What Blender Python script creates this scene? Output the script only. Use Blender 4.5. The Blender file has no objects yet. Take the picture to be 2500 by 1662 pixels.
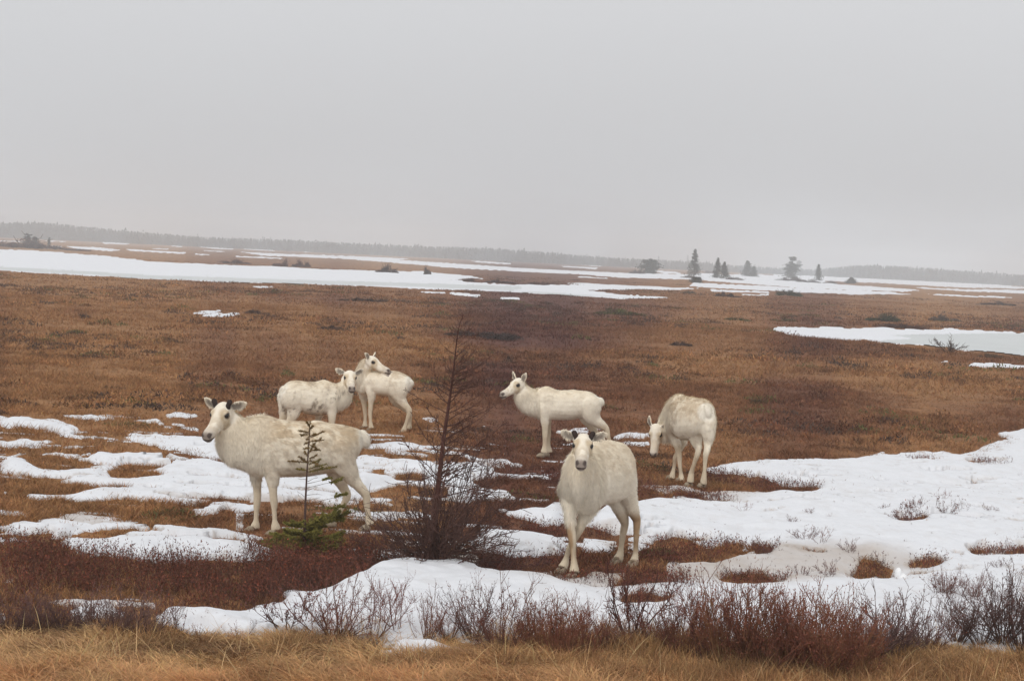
import bpy, math, random
import numpy as np
from mathutils import Vector, Matrix
random.seed(7); np.random.seed(7)
R = math.radians
sc = bpy.context.scene
col = sc.collection

# ------------------------------------------------------------------ camera
CAM_H = 2.8; FPX = 4500.0; PITCH = math.atan(203.4/FPX); ROLL = math.atan(0.0475)
cam_pos = np.array([0.0, 0.0, CAM_H])
_F = np.array([0, math.cos(PITCH), -math.sin(PITCH)]); _R0 = np.array([1.0, 0, 0]); _U0 = np.cross(_R0, _F)
_Rv = math.cos(ROLL)*_R0 + math.sin(ROLL)*_U0; _Uv = -math.sin(ROLL)*_R0 + math.cos(ROLL)*_U0
cam = bpy.data.cameras.new('camera'); cam_o = bpy.data.objects.new('camera', cam); col.objects.link(cam_o)
cam.sensor_width = 36; cam.lens = FPX/2500*36; cam.clip_start = 0.1; cam.clip_end = 12000
cam_o.matrix_world = Matrix(((_Rv[0], _Uv[0], -_F[0], 0), (_Rv[1], _Uv[1], -_F[1], 0), (_Rv[2], _Uv[2], -_F[2], CAM_H), (0, 0, 0, 1)))
cam.dof.use_dof = False
sc.camera = cam_o

# ------------------------------------------------------------------ sky, sun, exposure
w = bpy.data.worlds.new('World'); sc.world = w; w.use_nodes = True
nt = w.node_tree; nt.nodes.clear()
def N(nt, t, **k):
    n = nt.nodes.new(t)
    for a, b in k.items(): setattr(n, a, b)
    return n
sky = N(nt, 'ShaderNodeTexSky', sky_type='NISHITA', sun_disc=False)
sky.sun_elevation = R(42); sky.sun_rotation = R(200); sky.dust_density = 6; sky.air_density = 1
hs = N(nt, 'ShaderNodeHueSaturation'); hs.inputs['Saturation'].default_value = 0.1; hs.inputs['Value'].default_value = 0.10
tc = N(nt, 'ShaderNodeTexCoord'); sx = N(nt, 'ShaderNodeSeparateXYZ')
rmp = N(nt, 'ShaderNodeValToRGB')
e = rmp.color_ramp.elements
e[0].position = 0.0; e[0].color = (.54, .555, .58, 1); e[1].position = 1.0; e[1].color = (.84, .85, .87, 1)
for p, c in ((.03, .585), (.08, .66), (.15, .74), (.35, .83)):
    k = e.new(p); k.color = (c*.985, c, c*1.03, 1)
cl = N(nt, 'ShaderNodeTexNoise'); cl.inputs['Scale'].default_value = 2.2; cl.inputs['Detail'].default_value = 3
cmap = N(nt, 'ShaderNodeMapRange'); cmap.inputs['To Min'].default_value = .955; cmap.inputs['To Max'].default_value = 1.045
mulc = N(nt, 'ShaderNodeVectorMath', operation='SCALE')
mx = N(nt, 'ShaderNodeMix', data_type='RGBA'); mx.inputs['Factor'].default_value = 0.9
bg = N(nt, 'ShaderNodeBackground'); bg.inputs['Strength'].default_value = 1.0
wo = N(nt, 'ShaderNodeOutputWorld'); L = nt.links.new
L(tc.outputs['Generated'], sx.inputs[0]); L(sx.outputs['Z'], rmp.inputs['Fac']); L(tc.outputs['Generated'], cl.inputs['Vector'])
L(cl.outputs['Fac'], cmap.inputs['Value']); L(rmp.outputs['Color'], mulc.inputs[0]); L(cmap.outputs['Result'], mulc.inputs['Scale'])
L(sky.outputs['Color'], hs.inputs['Color']); L(hs.outputs['Color'], mx.inputs[6]); L(mulc.outputs[0], mx.inputs[7])
L(mx.outputs[2], bg.inputs['Color']); L(bg.outputs[0], wo.inputs['Surface'])
sun = bpy.data.lights.new('sun', 'SUN'); sun.energy = 1.15; sun.angle = R(25); sun.color = (1, .97, .93)
sun_o = bpy.data.objects.new('sun', sun); col.objects.link(sun_o); sun_o.rotation_euler = (R(48), 0, R(-20)); sun_o.location = (0, -5, 20)
sc.view_settings.view_transform = 'Standard'; sc.view_settings.look = 'None'; sc.view_settings.exposure = 0.0; sc.view_settings.gamma = 1
sc.cycles.max_bounces = 6; sc.cycles.volume_bounces = 1; sc.cycles.transparent_max_bounces = 8

# ------------------------------------------------------------------ projection helpers
def proj(x, y, z=0.0):
    dx, dy, dz = x, y, z-CAM_H
    zz = np.maximum(dx*_F[0]+dy*_F[1]+dz*_F[2], 1e-3)
    return 1250+FPX*(dx*_Rv[0]+dy*_Rv[1]+dz*_Rv[2])/zz, 831-FPX*(dx*_Uv[0]+dy*_Uv[1]+dz*_Uv[2])/zz
def ray(u, v):
    return _F + _Rv*(u-1250)/FPX - _Uv*(v-831)/FPX
def gp(u, v, z=0.0):
    d = ray(u, v); t = (z-CAM_H)/d[2]; return np.array([d[0]*t, d[1]*t, z])
def at_depth(u, v, Y):
    d = ray(u, v); t = Y/d[1]; return np.array([d[0]*t, Y, CAM_H+d[2]*t])
def at_plane(u, v, X0, Y0, slope, lat):      # on the vertical plane Y = Y0+lat+slope*(X-X0)
    d = ray(u, v); t = (Y0+lat-slope*X0)/(d[1]-slope*d[0]); return np.array([d[0]*t, d[1]*t, CAM_H+d[2]*t])

# ------------------------------------------------------------------ noise
def _h(ix, iy, iz, s):
    n = (ix.astype(np.int64)*374761393 + iy.astype(np.int64)*668265263 + iz.astype(np.int64)*2147483647 + s*974634777) & 0xffffffff
    n = ((n ^ (n >> 13))*1274126177) & 0xffffffff
    return ((n ^ (n >> 16)) & 0xffff)/65535.0
def vnoise(x, y, z=None, s=0):
    x = np.asarray(x, float); y = np.asarray(y, float)
    if z is None:
        ix = np.floor(x); iy = np.floor(y); fx = x-ix; fy = y-iy; fx = fx*fx*(3-2*fx); fy = fy*fy*(3-2*fy); z0 = np.zeros_like(ix)
        a = _h(ix, iy, z0, s); b = _h(ix+1, iy, z0, s); c = _h(ix, iy+1, z0, s); d = _h(ix+1, iy+1, z0, s)
        return (a+(b-a)*fx)*(1-fy)+(c+(d-c)*fx)*fy
    z = np.asarray(z, float)
    iz = np.floor(z); fz = z-iz; fz = fz*fz*(3-2*fz)
    ix = np.floor(x); iy = np.floor(y); fx = x-ix; fy = y-iy; fx = fx*fx*(3-2*fx); fy = fy*fy*(3-2*fy)
    r = []
    for k in (0, 1):
        a = _h(ix, iy, iz+k, s); b = _h(ix+1, iy, iz+k, s); c = _h(ix, iy+1, iz+k, s); d = _h(ix+1, iy+1, iz+k, s)
        r.append((a+(b-a)*fx)*(1-fy)+(c+(d-c)*fx)*fy)
    return r[0]*(1-fz)+r[1]*fz
def fbm(x, y, z=None, o=4, s=0):
    t = 0; a = .5; f = 1; n = 0
    for k in range(o):
        t = t+a*vnoise(x*f, y*f, None if z is None else z*f, s+k*17); n += a; a *= .5; f *= 2.03
    return t/n
def sstep(a, b, x):
    t = np.clip((x-a)/(b-a), 0, 1); return t*t*(3-2*t)

# ------------------------------------------------------------------ tagging and mesh helpers
def tag(o, label=None, cat=None, group=None, kind=None):
    if label: o['label'] = label
    if cat: o['category'] = cat
    if group: o['group'] = group
    if kind: o['kind'] = kind
    return o
def empty(name, loc):
    o = bpy.data.objects.new(name, None); o.location = loc; o.empty_display_size = .1; col.objects.link(o); return o
def mesh_np(name, V, F, cols=None, mat=None, parent=None, smooth=True, loc=None, link=True, nrm=None):
    """V (n,3); F: list of (m,k) int arrays"""
    me = bpy.data.meshes.new(name)
    V = np.ascontiguousarray(V, dtype=np.float32)
    if loc is not None: V = V-np.array(loc, dtype=np.float32)
    Fs = [f for f in F if len(f)]
    tot = sum(f.size for f in Fs); nf = sum(len(f) for f in Fs)
    me.vertices.add(len(V)); me.vertices.foreach_set('co', V.ravel())
    me.loops.add(tot); me.polygons.add(nf)
    me.loops.foreach_set('vertex_index', np.concatenate([f.ravel() for f in Fs]).astype(np.int32))
    sizes = np.concatenate([np.full(len(f), f.shape[1]) for f in Fs]); st = np.concatenate([[0], np.cumsum(sizes)[:-1]])
    me.polygons.foreach_set('loop_start', st.astype(np.int32))
    me.update(calc_edges=True); me.validate()
    if cols is not None:
        a = me.color_attributes.new('Col', 'FLOAT_COLOR', 'POINT')
        c = np.ones((len(V), 4), dtype=np.float32); c[:, :3] = cols; a.data.foreach_set('color', c.ravel())
    me.polygons.foreach_set('use_smooth', np.full(len(me.polygons), smooth))
    if nrm is not None: me.normals_split_custom_set_from_vertices(np.asarray(nrm, dtype=np.float32).tolist())
    if mat: me.materials.append(mat)
    o = bpy.data.objects.new(name, me)
    if loc is not None: o.location = loc
    if parent is not None:
        o.parent = parent; o.location = (0, 0, 0)
    if link: col.objects.link(o)
    return o
class MB:
    def __init__(s): s.V = []; s.F3 = []; s.F4 = []; s.C = []; s.n = 0
    def add(s, V, F3=None, F4=None, c=(1, 1, 1)):
        V = np.asarray(V, float)
        if F3 is not None and len(F3): s.F3.append(np.asarray(F3)+s.n)
        if F4 is not None and len(F4): s.F4.append(np.asarray(F4)+s.n)
        s.V.append(V); c = np.asarray(c, float)
        s.C.append(np.broadcast_to(c, (len(V), 3)) if c.ndim == 1 else c); s.n += len(V)
    def tube(s, P, rad, k=4, c=(1, 1, 1)):
        P = np.asarray(P, float); n = len(P); rad = np.broadcast_to(rad, (n,))
        T = np.gradient(P, axis=0); T /= np.linalg.norm(T, axis=1)[:, None]+1e-9
        ref = np.array([.31, .9, .2]) if abs(T[0, 2]) > .5 else np.array([.1, .2, 1.])
        A = np.cross(T, ref); A /= np.linalg.norm(A, axis=1)[:, None]+1e-9; B = np.cross(T, A)
        an = np.arange(k)*2*math.pi/k
        V = P[:, None, :]+rad[:, None, None]*(A[:, None, :]*np.cos(an)[None, :, None]+B[:, None, :]*np.sin(an)[None, :, None])
        V = V.reshape(-1, 3); i = np.arange(n-1)[:, None]*k; j = np.arange(k)[None, :]
        q = np.stack([i+j, i+(j+1) % k, i+k+(j+1) % k, i+k+j], -1).reshape(-1, 4)
        cc = np.asarray(c, float)
        if cc.ndim == 2: cc = np.repeat(cc, k, axis=0)
        s.add(V, F4=q, c=cc)
    def arrays(s):
        return np.concatenate(s.V), [np.concatenate(f) for f in (s.F3, s.F4) if f], np.concatenate(s.C)
    def build(s, name, mat, parent=None, loc=None, smooth=True):
        V, F, C = s.arrays()
        return mesh_np(name, V, F, C, mat, parent, smooth, loc)

# ------------------------------------------------------------------ materials
def newmat(name):
    m = bpy.data.materials.new(name); m.use_nodes = True; t = m.node_tree
    return m, t, t.nodes['Principled BSDF']
def attr_mat(name, rough=.9, vary=.25, scale=8.0, spec=.2, bump=0.0, bscale=60, trans=0.0, sheen=0):
    m, t, b = newmat(name); LL = t.links.new
    a = N(t, 'ShaderNodeAttribute', attribute_name='Col'); g = N(t, 'ShaderNodeNewGeometry')
    no = N(t, 'ShaderNodeTexNoise'); no.inputs['Scale'].default_value = scale; no.inputs['Detail'].default_value = 4
    mr = N(t, 'ShaderNodeMapRange'); mr.inputs['From Min'].default_value = .25; mr.inputs['From Max'].default_value = .75
    mr.inputs['To Min'].default_value = 1-vary; mr.inputs['To Max'].default_value = 1+vary
    vm = N(t, 'ShaderNodeVectorMath', operation='SCALE')
    LL(g.outputs['Position'], no.inputs['Vector']); LL(no.outputs['Fac'], mr.inputs['Value'])
    LL(a.outputs['Color'], vm.inputs[0]); LL(mr.outputs['Result'], vm.inputs['Scale']); LL(vm.outputs[0], b.inputs['Base Color'])
    b.inputs['Roughness'].default_value = rough; b.inputs['Specular IOR Level'].default_value = spec
    if sheen: b.inputs['Sheen Weight'].default_value = sheen
    if bump:
        bn = N(t, 'ShaderNodeTexNoise'); bn.inputs['Scale'].default_value = bscale; bn.inputs['Detail'].default_value = 6
        bp = N(t, 'ShaderNodeBump'); bp.inputs['Strength'].default_value = bump; bp.inputs['Distance'].default_value = .02
        LL(g.outputs['Position'], bn.inputs['Vector']); LL(bn.outputs['Fac'], bp.inputs['Height']); LL(bp.outputs['Normal'], b.inputs['Normal'])
    return m
M_veg = attr_mat('dry_vegetation', vary=.3, scale=1.7)
M_bark = attr_mat('bark', vary=.3, scale=30, bump=.6, bscale=120)
M_coat = attr_mat('caribou_coat', rough=.85, vary=.06, scale=35, spec=.15)
M_horn = attr_mat('velvet_antler', rough=.95, vary=.2, scale=90, spec=.1)
M_hoof = attr_mat('hoof_horn', rough=.6, vary=.2, scale=60)
m, t, b = newmat('eye'); b.inputs['Base Color'].default_value = (.006, .004, .003, 1); b.inputs['Roughness'].default_value = .3; M_eye = m
M_tree = attr_mat('spruce_needles', vary=.3, scale=.8)
M_ground = attr_mat('heath_ground', rough=1, vary=.35, scale=9, bump=1.0, bscale=14)
def snow_mat():
    m, t, b = newmat('old_snow'); LL = t.links.new
    a = N(t, 'ShaderNodeAttribute', attribute_name='Col'); g = N(t, 'ShaderNodeNewGeometry')
    LL(a.outputs['Color'], b.inputs['Base Color'])
    b.inputs['Roughness'].default_value = .75; b.inputs['Specular IOR Level'].default_value = .25
    n1 = N(t, 'ShaderNodeTexNoise'); n1.inputs['Scale'].default_value = 9; n1.inputs['Detail'].default_value = 6; n1.inputs['Roughness'].default_value = .65
    n2 = N(t, 'ShaderNodeTexNoise'); n2.inputs['Scale'].default_value = 70; n2.inputs['Detail'].default_value = 3
    ad = N(t, 'ShaderNodeMath', operation='MULTIPLY_ADD'); ad.inputs[1].default_value = .18
    bp = N(t, 'ShaderNodeBump'); bp.inputs['Strength'].default_value = .55; bp.inputs['Distance'].default_value = .035
    LL(g.outputs['Position'], n1.inputs['Vector']); LL(g.outputs['Position'], n2.inputs['Vector'])
    LL(n2.outputs['Fac'], ad.inputs[0]); LL(n1.outputs['Fac'], ad.inputs[2]); LL(ad.outputs[0], bp.inputs['Height']); LL(bp.outputs['Normal'], b.inputs['Normal'])
    return m
M_snow = snow_mat()
M_ice = attr_mat('pond_ice', rough=.35, vary=.06, scale=1.5, spec=.4, bump=.15, bscale=6)

# ------------------------------------------------------------------ snow patches (outlines laid on the flat heath)
ZA = (2.2333, 0, 960); ZB = (2.621, 600, 1300); ZC = (2.1445, 1400, 1100); ZE = (1.887, 0, 500); ZF = (1.887, 1250, 550)
ZL = (4.718, 860, 1080); ZK = (4.126, 1240, 1080); Z5 = (3.92, 1330, 1030); Z3 = (6.82, 1200, 900); ZG = (3.93, 1500, 580); ZH = (3.37, 0, 560)
SN = [
 (1, ZA, '0,130 130,135 300,150 400,180 420,205 520,215 480,235 350,240 200,200 100,190 0,188'),
 (1, ZA, '0,258 80,252 270,255 300,275 390,285 200,300 0,290'),
 (1, ZA, '320,122 480,108 620,125 760,135 900,155 1100,180 1100,192 900,174 700,154 500,142 400,137'),
 (1, ZA, '900,95 1000,98 1090,102 1080,115 1000,122 920,118'),
 (1, ZA, '650,235 700,222 900,225 1100,235 1250,260 1300,350 1120,350 1140,320 1000,300 800,280 700,255'),
 (1, ZA, '0,335 200,325 500,318 700,320 1000,340 1180,370 1320,400 1500,440 1900,445 2010,430 2010,560 1850,600 1700,600 1500,610 1330,600 1310,570 1150,570 1000,580 850,590 650,575 400,580 200,575 150,570 200,540 400,540 500,520 520,490 300,460 100,455 0,440'),
 (0, ZA, '90,345 200,330 400,345 520,375 520,395 420,400 380,380 200,365'),
 (0, ZA, '150,390 200,375 330,385 420,395 300,410'),
 (0, ZA, '540,415 650,400 800,405 920,430 800,450 600,462'),
 (0, ZA, '0,420 60,440 300,455 510,485 500,520 400,540 200,535 60,520 0,510'),
 (1, ZA, '1045,610 1150,598 1370,620 1370,645 1200,655 1080,650'),
 (.5, ZA, '1180,670 1360,670 1380,690 1200,700'), (.5, ZA, '1100,715 1200,712 1250,730 1150,745'),
 (1, ZA, '0,630 120,632 190,650 180,665 60,655 0,650'), (1, ZA, '0,515 90,520 60,535 0,530'), (.8, ZA, '0,590 180,600 200,612 0,605'), (.42, ZA, '1130,660 1250,640 1360,665 1430,700 1350,760 1230,765 1120,735'), (.42, ZA, '0,585 120,570 230,610 270,650 190,690 0,700'), (.42, ZA, '930,590 1100,570 1370,575 1330,605 1040,615'), (.38, ZA, '1430,620 1560,600 1640,640 1620,690 1500,700'),
 (1, ZA, '0,715 150,690 340,680 450,700 700,705 850,710 990,740 1240,760 1350,780 1400,810 1480,840 1530,870 1480,920 1330,925 1200,915 1000,905 850,910 650,890 500,870 370,850 350,820 150,815 0,800'),
 (0, ZA, '370,755 450,735 600,740 900,745 900,757 700,760 600,785 450,790 380,775'),
 (.38, ZA, '20,765 280,755 340,775 250,790 50,785'),
 (.62, ZA, '0,1010 80,985 130,990 100,1040 0,1050'),
 (.75, ZA, '230,1130 300,1110 430,1085 480,1105 700,1090 860,1130 850,1150 600,1150 700,1190 650,1240 400,1240 350,1180 230,1150'),
 (.7, ZA, '0,1170 70,1180 60,1240 0,1250'),
 (1, ZA, '850,1185 1000,1175 1200,1190 1400,1160 1560,1130 1500,1090 1600,1075 1750,1085 1850,1050 2010,985 2010,1370 1850,1340 1600,1345 1400,1340 1200,1310 1000,1260 850,1220'),
 (1, ZB, '0,500 250,440 480,375 560,345 700,300 800,260 1000,215 1250,200 1400,240 1600,290 1900,300 2050,350 2359,360 2359,640 2000,680 1700,680 1300,690 900,700 640,690 400,690 200,690 0,640'),
 (1, ZB, '870,742 1000,715 1200,725 1550,735 1560,760 1300,770 1200,790 950,785'), (1, ZB, '1300,780 1420,785 1460,800 1330,800'),
 (1, ZC, '0,740 350,700 750,700 1100,700 1400,665 1700,640 2050,640 2359,640 2359,1090 2200,1070 1900,1050 1700,1060 1500,1000 1000,980 500,980 0,960'),
 (.4, ZC, '210,790 260,740 400,740 600,770 500,790 300,800'),
 (1, ZC, '320,275 450,258 600,250 780,265 880,262 1050,215 1200,212 1330,185 1270,165 1100,155 900,110 760,88 700,65 900,45 1250,35 1500,38 1600,15 1800,5 2100,15 2300,-40 2250,-70 2359,-100 2900,-110 2900,640 1700,630 1500,665 1100,700 900,700 500,690 500,580 750,575 850,540 950,515 600,460 400,460 340,420 330,400'),
 (.85, ZC, '330,170 500,175 700,190 870,195 1050,218 880,262 840,262 700,235 500,235 330,205'),
 (0, ZC, '330,205 500,240 700,225 840,260 780,268 600,250 330,270'),
 (.9, ZC, '500,590 780,575 960,540 1200,560 1100,690 900,700 500,690'),
 (0, ZC, '340,540 430,450 600,450 750,480 900,470 900,500 780,540 760,575 600,585 400,585'),
 (.3, ZC, '920,490 1070,490 1060,530 960,545'), (.3, ZC, '1510,560 1600,575 1690,610 1650,640 1450,665 1480,620'),
 (.2, ZC, '1740,590 1850,555 1960,580 1900,605 1760,610'), (.35, ZC, '2060,525 2200,515 2500,505 2500,550 2100,555'),
 (.4, ZC, '1690,350 1850,350 1840,388 1700,388'), (.4, ZC, '1700,30 1900,38 1890,55 1760,50'), (.42, ZC, '2050,45 2300,65 2280,80 2100,70'),
 (.35, ZC, '760,640 1000,620 1130,650 1100,690 950,700 800,690'),
 (1, ZL, '280,0 600,0 800,30 1000,90 1150,115 1150,140 1000,130 700,110 450,90'),
 (1, ZL, '1060,90 1280,115 1500,150 1680,160 1980,215 1980,250 1700,225 1500,190 1280,165 1060,125'),
 (1, ZL, '0,90 60,95 300,145 450,155 460,205 800,240 1000,245 1000,390 850,420 700,440 500,400 430,350 300,355 200,350 60,340 0,350'),
 (0, ZL, '150,345 280,280 400,280 410,350 250,360'),
 (1, ZL, '1060,265 1440,265 1700,305 2000,330 2359,345 2359,430 2100,420 1900,400 1600,380 1430,430 1420,470 1550,520 1850,550 1900,600 1750,620 1500,640 1250,700 1100,700 1060,500 700,480 500,440 560,430 850,420 1000,390'),
 (0, ZL, '480,340 700,330 850,380 850,430 600,430 500,390'),
 (1, ZL, '60,360 300,360 480,410 560,440 500,480 400,520 250,540 100,520'),
 (.85, ZL, '0,560 120,600 300,640 500,690 450,700 200,650 0,600'), (.8, ZL, '0,710 150,740 100,760 0,740'),
 (.7, ZL, '220,780 600,790 600,830 800,860 1200,860 1220,920 1000,950 850,950 700,900 400,880 220,860'),
 (1, ZL, '1850,510 2100,505 2359,550 2359,570 2200,540 2000,525'),
 (1, ZL, '1700,600 1900,600 2200,640 2359,635 2359,950 2050,915 2160,900 1900,830 1700,780'),
 (0, ZL, '1600,630 2000,645 2280,690 2290,755 1700,750'),
 (1, ZL, '1420,1010 1600,1020 1900,1090 2200,1070 2359,1080 2359,1280 2000,1290 1800,1270 1500,1200 1400,1150 1350,1060'),
 (.7, ZL, '1200,1150 1400,1180 1520,1300 1500,1400 1450,1510 1100,1400 1050,1390'),
 (.6, ZL, '380,1060 800,1080 820,1180 500,1120'), (.6, ZL, '450,1200 850,1220 850,1330 300,1340 100,1270'),
 (1, ZK, '0,655 350,660 520,560 560,680 600,800 400,800 200,740 0,700'),
 (1, ZK, '860,720 960,650 1130,650 1290,600 1898,560 1898,900 1700,920 1400,930 1340,900 1060,900 850,880 780,800'),
 (0, ZK, '780,860 1000,860 1060,900 1040,930 880,945 760,900'),
 (1, ZK, '0,935 600,930 610,1040 560,1130 350,1120 100,1130 0,1100'),
 (.8, ZK, '740,915 880,925 1100,945 1110,1040 1000,1060 860,1080 700,1060'),
 (.75, ZK, '1200,910 1400,930 1500,950 1480,1000 1340,1100 1330,1130 1200,1100'),
 (.62, ZK, '0,1300 180,1270 500,1290 600,1400 900,1280 1200,1290 1300,1340 1100,1420 700,1460 0,1370'),
 (1, ZK, '0,1375 300,1400 600,1480 1100,1500 1130,1568 0,1568'),
 (1, Z3, '1000,1030 1500,1035 1620,1050 1600,1075 1120,1090 1000,1060'),
 (1, Z5, '630,105 860,100 1000,115 990,155 640,135'), (1, Z5, '680,170 980,180 1000,215 700,195'),
 (1, (2.375, 860, 760), '380,600 450,600 510,635 420,640'),
 (1, (2.375, 860, 760), '75,750 200,745 380,765 500,810 480,825 300,800 200,785 60,775'),
 (.6, (2.375, 860, 760), '610,645 680,640 690,655 620,660'), (.6, (2.375, 860, 760), '760,635 800,632 805,648 770,652'),
 # far strips and ponds
 (1, ZE, '-400,190 0,207 130,210 300,222 500,240 700,262 900,273 1100,280 1300,288 1500,300 1700,305 1800,308 1950,310 2120,325 2260,345 2150,350 2340,370 2640,372 2859,382 3089,388 2850,390 2359,398 2000,390 1700,375 1400,365 1100,358 900,350 700,345 400,325 200,317 0,303 -400,280'),
 (1, ZF, '0,280 150,285 300,298 500,320 730,335 500,337 300,327 0,305'),
 (0, ZE, '2100,345 2180,338 2340,352 2420,365 2340,368 2150,358'),
 (1, ZF, '-150,185 0,195 300,210 500,218 600,222 800,225 900,220 1000,228 1100,220 1230,235 1380,245 1500,270 1700,285 1900,300 1800,305 1600,300 1300,285 1100,270 950,258 800,250 500,240 300,225 0,212'),
 (0, ZF, '860,262 800,240 820,250'),
 (1, ZF, '1200,225 1400,232 1700,235 2000,250 2359,285 2700,300 2700,310 2359,293 2000,285 1850,275 1600,262 1400,255 1230,240'),
 (1, ZF, '1860,285 2100,295 2359,300 2600,312 2600,330 2359,315 2100,305 1900,292'),
 (1, ZF, '220,266 500,278 880,294 700,300 400,283'), (1, ZF, '840,265 1100,278 1400,292 1700,307 1850,318 1600,318 1300,306 1000,292 820,282'),
 (1, ZF, '920,296 1180,306 1190,313 930,304'), (1, ZF, '1060,317 1190,320 1180,324 1060,321'), (1, ZF, '1900,317 2220,329 2360,338 2200,334 1950,323'),
 (1, ZF, '1200,485 1230,472 1320,463 1500,472 1700,478 1900,487 2000,480 2100,485 2250,500 2600,505 2600,640 2359,605 2250,595 2050,575 1900,555 1700,545 1600,520 1450,518 1330,500'),
 (1, ZF, '2080,640 2200,645 2359,655 2500,662 2500,672 2359,664 2200,660'), (1, ZF, '1950,627 2020,630 2010,634 1955,632'),
 (1, ZE, '930,500 1010,498 1040,505 1110,503 1080,515 1000,514 940,506'), (1, ZE, '900,487 1010,484 1020,489 940,491'), (.7, ZE, '870,492 1020,492 1020,496 900,497'),
 (1, ZE, '1140,377 1250,380 1200,385'), (1, ZE, '2060,407 2220,415 2200,425 2100,417'), (1, ZE, '1930,400 2060,406 2040,409 1940,404'), (1, ZE, '2305,430 2400,433 2400,437 2310,434'),
 (1, ZE, '300,191 450,196 560,210 500,213 350,203'), (1, ZE, '570,202 700,211 860,220 850,226 750,221 600,213'), (1, ZE, '870,189 1080,203 1070,207 1000,204'),
 (1, ZE, '1120,200 1260,209 1255,213 1120,206'), (1, ZE, '1100,217 1300,226 1500,231 1900,248 1800,255 1400,242 1200,234'), (1, ZE, '1080,236 1300,244 1300,249 1090,241'),
 (1, ZE, '1500,239 1800,252 2359,287 2359,304 2100,292 1900,274 1600,250'), (1, ZE, '2170,257 2359,268 2359,275 2200,266'), (1, ZE, '460,170 600,177 580,184 470,180'),
 (1, ZE, '0,165 140,168 140,172 0,170'), (1, ZE, '210,163 305,168 300,172 215,168'), (1, ZE, '165,187 290,191 290,195 170,191'), (1, ZE, '900,225 970,229 960,233 900,230'), (1, ZE, '940,209 1040,214 1030,218 940,213'),
 (1, ZE, '1320,206 1430,210 1430,220 1330,214'), (1, ZE, '1540,214 1600,217 1590,221 1540,218'), (1, ZE, '700,199 780,203 770,207 700,204'), (1, ZE, '790,188 850,192 840,195 790,192'),
 (1, ZF, '70,163 180,168 170,172 80,168'), (1, ZF, '220,168 440,184 400,190 260,178'), (1, ZF, '220,186 400,196 380,202 230,192'), (1, ZF, '530,189 580,192 575,196 530,193'),
 (1, ZF, '620,205 760,215 790,222 700,222'), (1, ZF, '300,236 450,243 440,246 300,240'),
]
ICE = [(ZE, '-400,262 0,283 200,297 400,305 700,325 900,331 1200,340 1500,350 1800,357 2100,366 2400,376 2400,398 1700,375 1100,358 700,345 400,325 200,317 0,303 -400,280'),
       (ZF, '0,300 300,318 600,333 730,336 300,327 0,305'),
       (ZF, '1690,508 1900,503 2200,498 2600,505 2600,640 2359,605 2250,595 2050,575 1900,555 1700,545 1700,530 1850,525')]
U0, V0, US, NU, NV = -700, 560, 2, 1950, 1180
def P2(z, s):
    return np.array([[float(a)/z[0]+z[1], float(b)/z[0]+z[2]] for a, b in (q.split(',') for q in s.split())])
def raster(A, pts, val):
    v0 = max(0, int(pts[:, 1].min()-V0)-1); v1 = min(NV, int(pts[:, 1].max()-V0)+2)
    n = len(pts)
    for r in range(v0, v1):
        y = r+V0+.5; xs = []
        for i in range(n):
            a = pts[i]; c = pts[(i+1) % n]
            if (a[1] > y) != (c[1] > y): xs.append(a[0]+(y-a[1])/(c[1]-a[1])*(c[0]-a[0]))
        xs.sort()
        for k in range(0, len(xs)-1, 2):
            i0 = int(round((xs[k]-U0)/US)); i1 = int(round((xs[k+1]-U0)/US))
            A[r, max(0, i0):max(0, min(NU, i1))] = val
def blur(A, rx, ry):
    for r, ax in ((rx, 1), (ry, 0)):
        for _ in range(2):
            if r < 1: continue
            k = 2*r+1; P = np.pad(A, [(r+1, r) if i == ax else (0, 0) for i in (0, 1)], mode='edge'); c = np.cumsum(P, axis=ax)
            A = (np.take(c, range(k, c.shape[ax]), axis=ax)-np.take(c, range(0, c.shape[ax]-k), axis=ax))/k
    return A
MASK = np.zeros((NV, NU)); ICEM = np.zeros((NV, NU))
for val, z, s in SN: raster(MASK, P2(z, s), val)
for z, s in ICE: raster(ICEM, P2(z, s), 1)
MF = blur(MASK, 1, 0); MN = blur(MASK, 2, 2); MM = blur(MASK, 2, 1); MB_ = blur(MASK, 9, 9); ICEM = blur(ICEM, 2, 1)
def samp(A, u, v):
    x = np.clip((u-U0)/US-.5, 0, NU-1.001); y = np.clip(v-V0-.5, 0, NV-1.001); i = x.astype(int); j = y.astype(int); fx = x-i; fy = y-j
    return (A[j, i]*(1-fx)+A[j, i+1]*fx)*(1-fy)+(A[j+1, i]*(1-fx)+A[j+1, i+1]*fx)*fy
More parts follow.
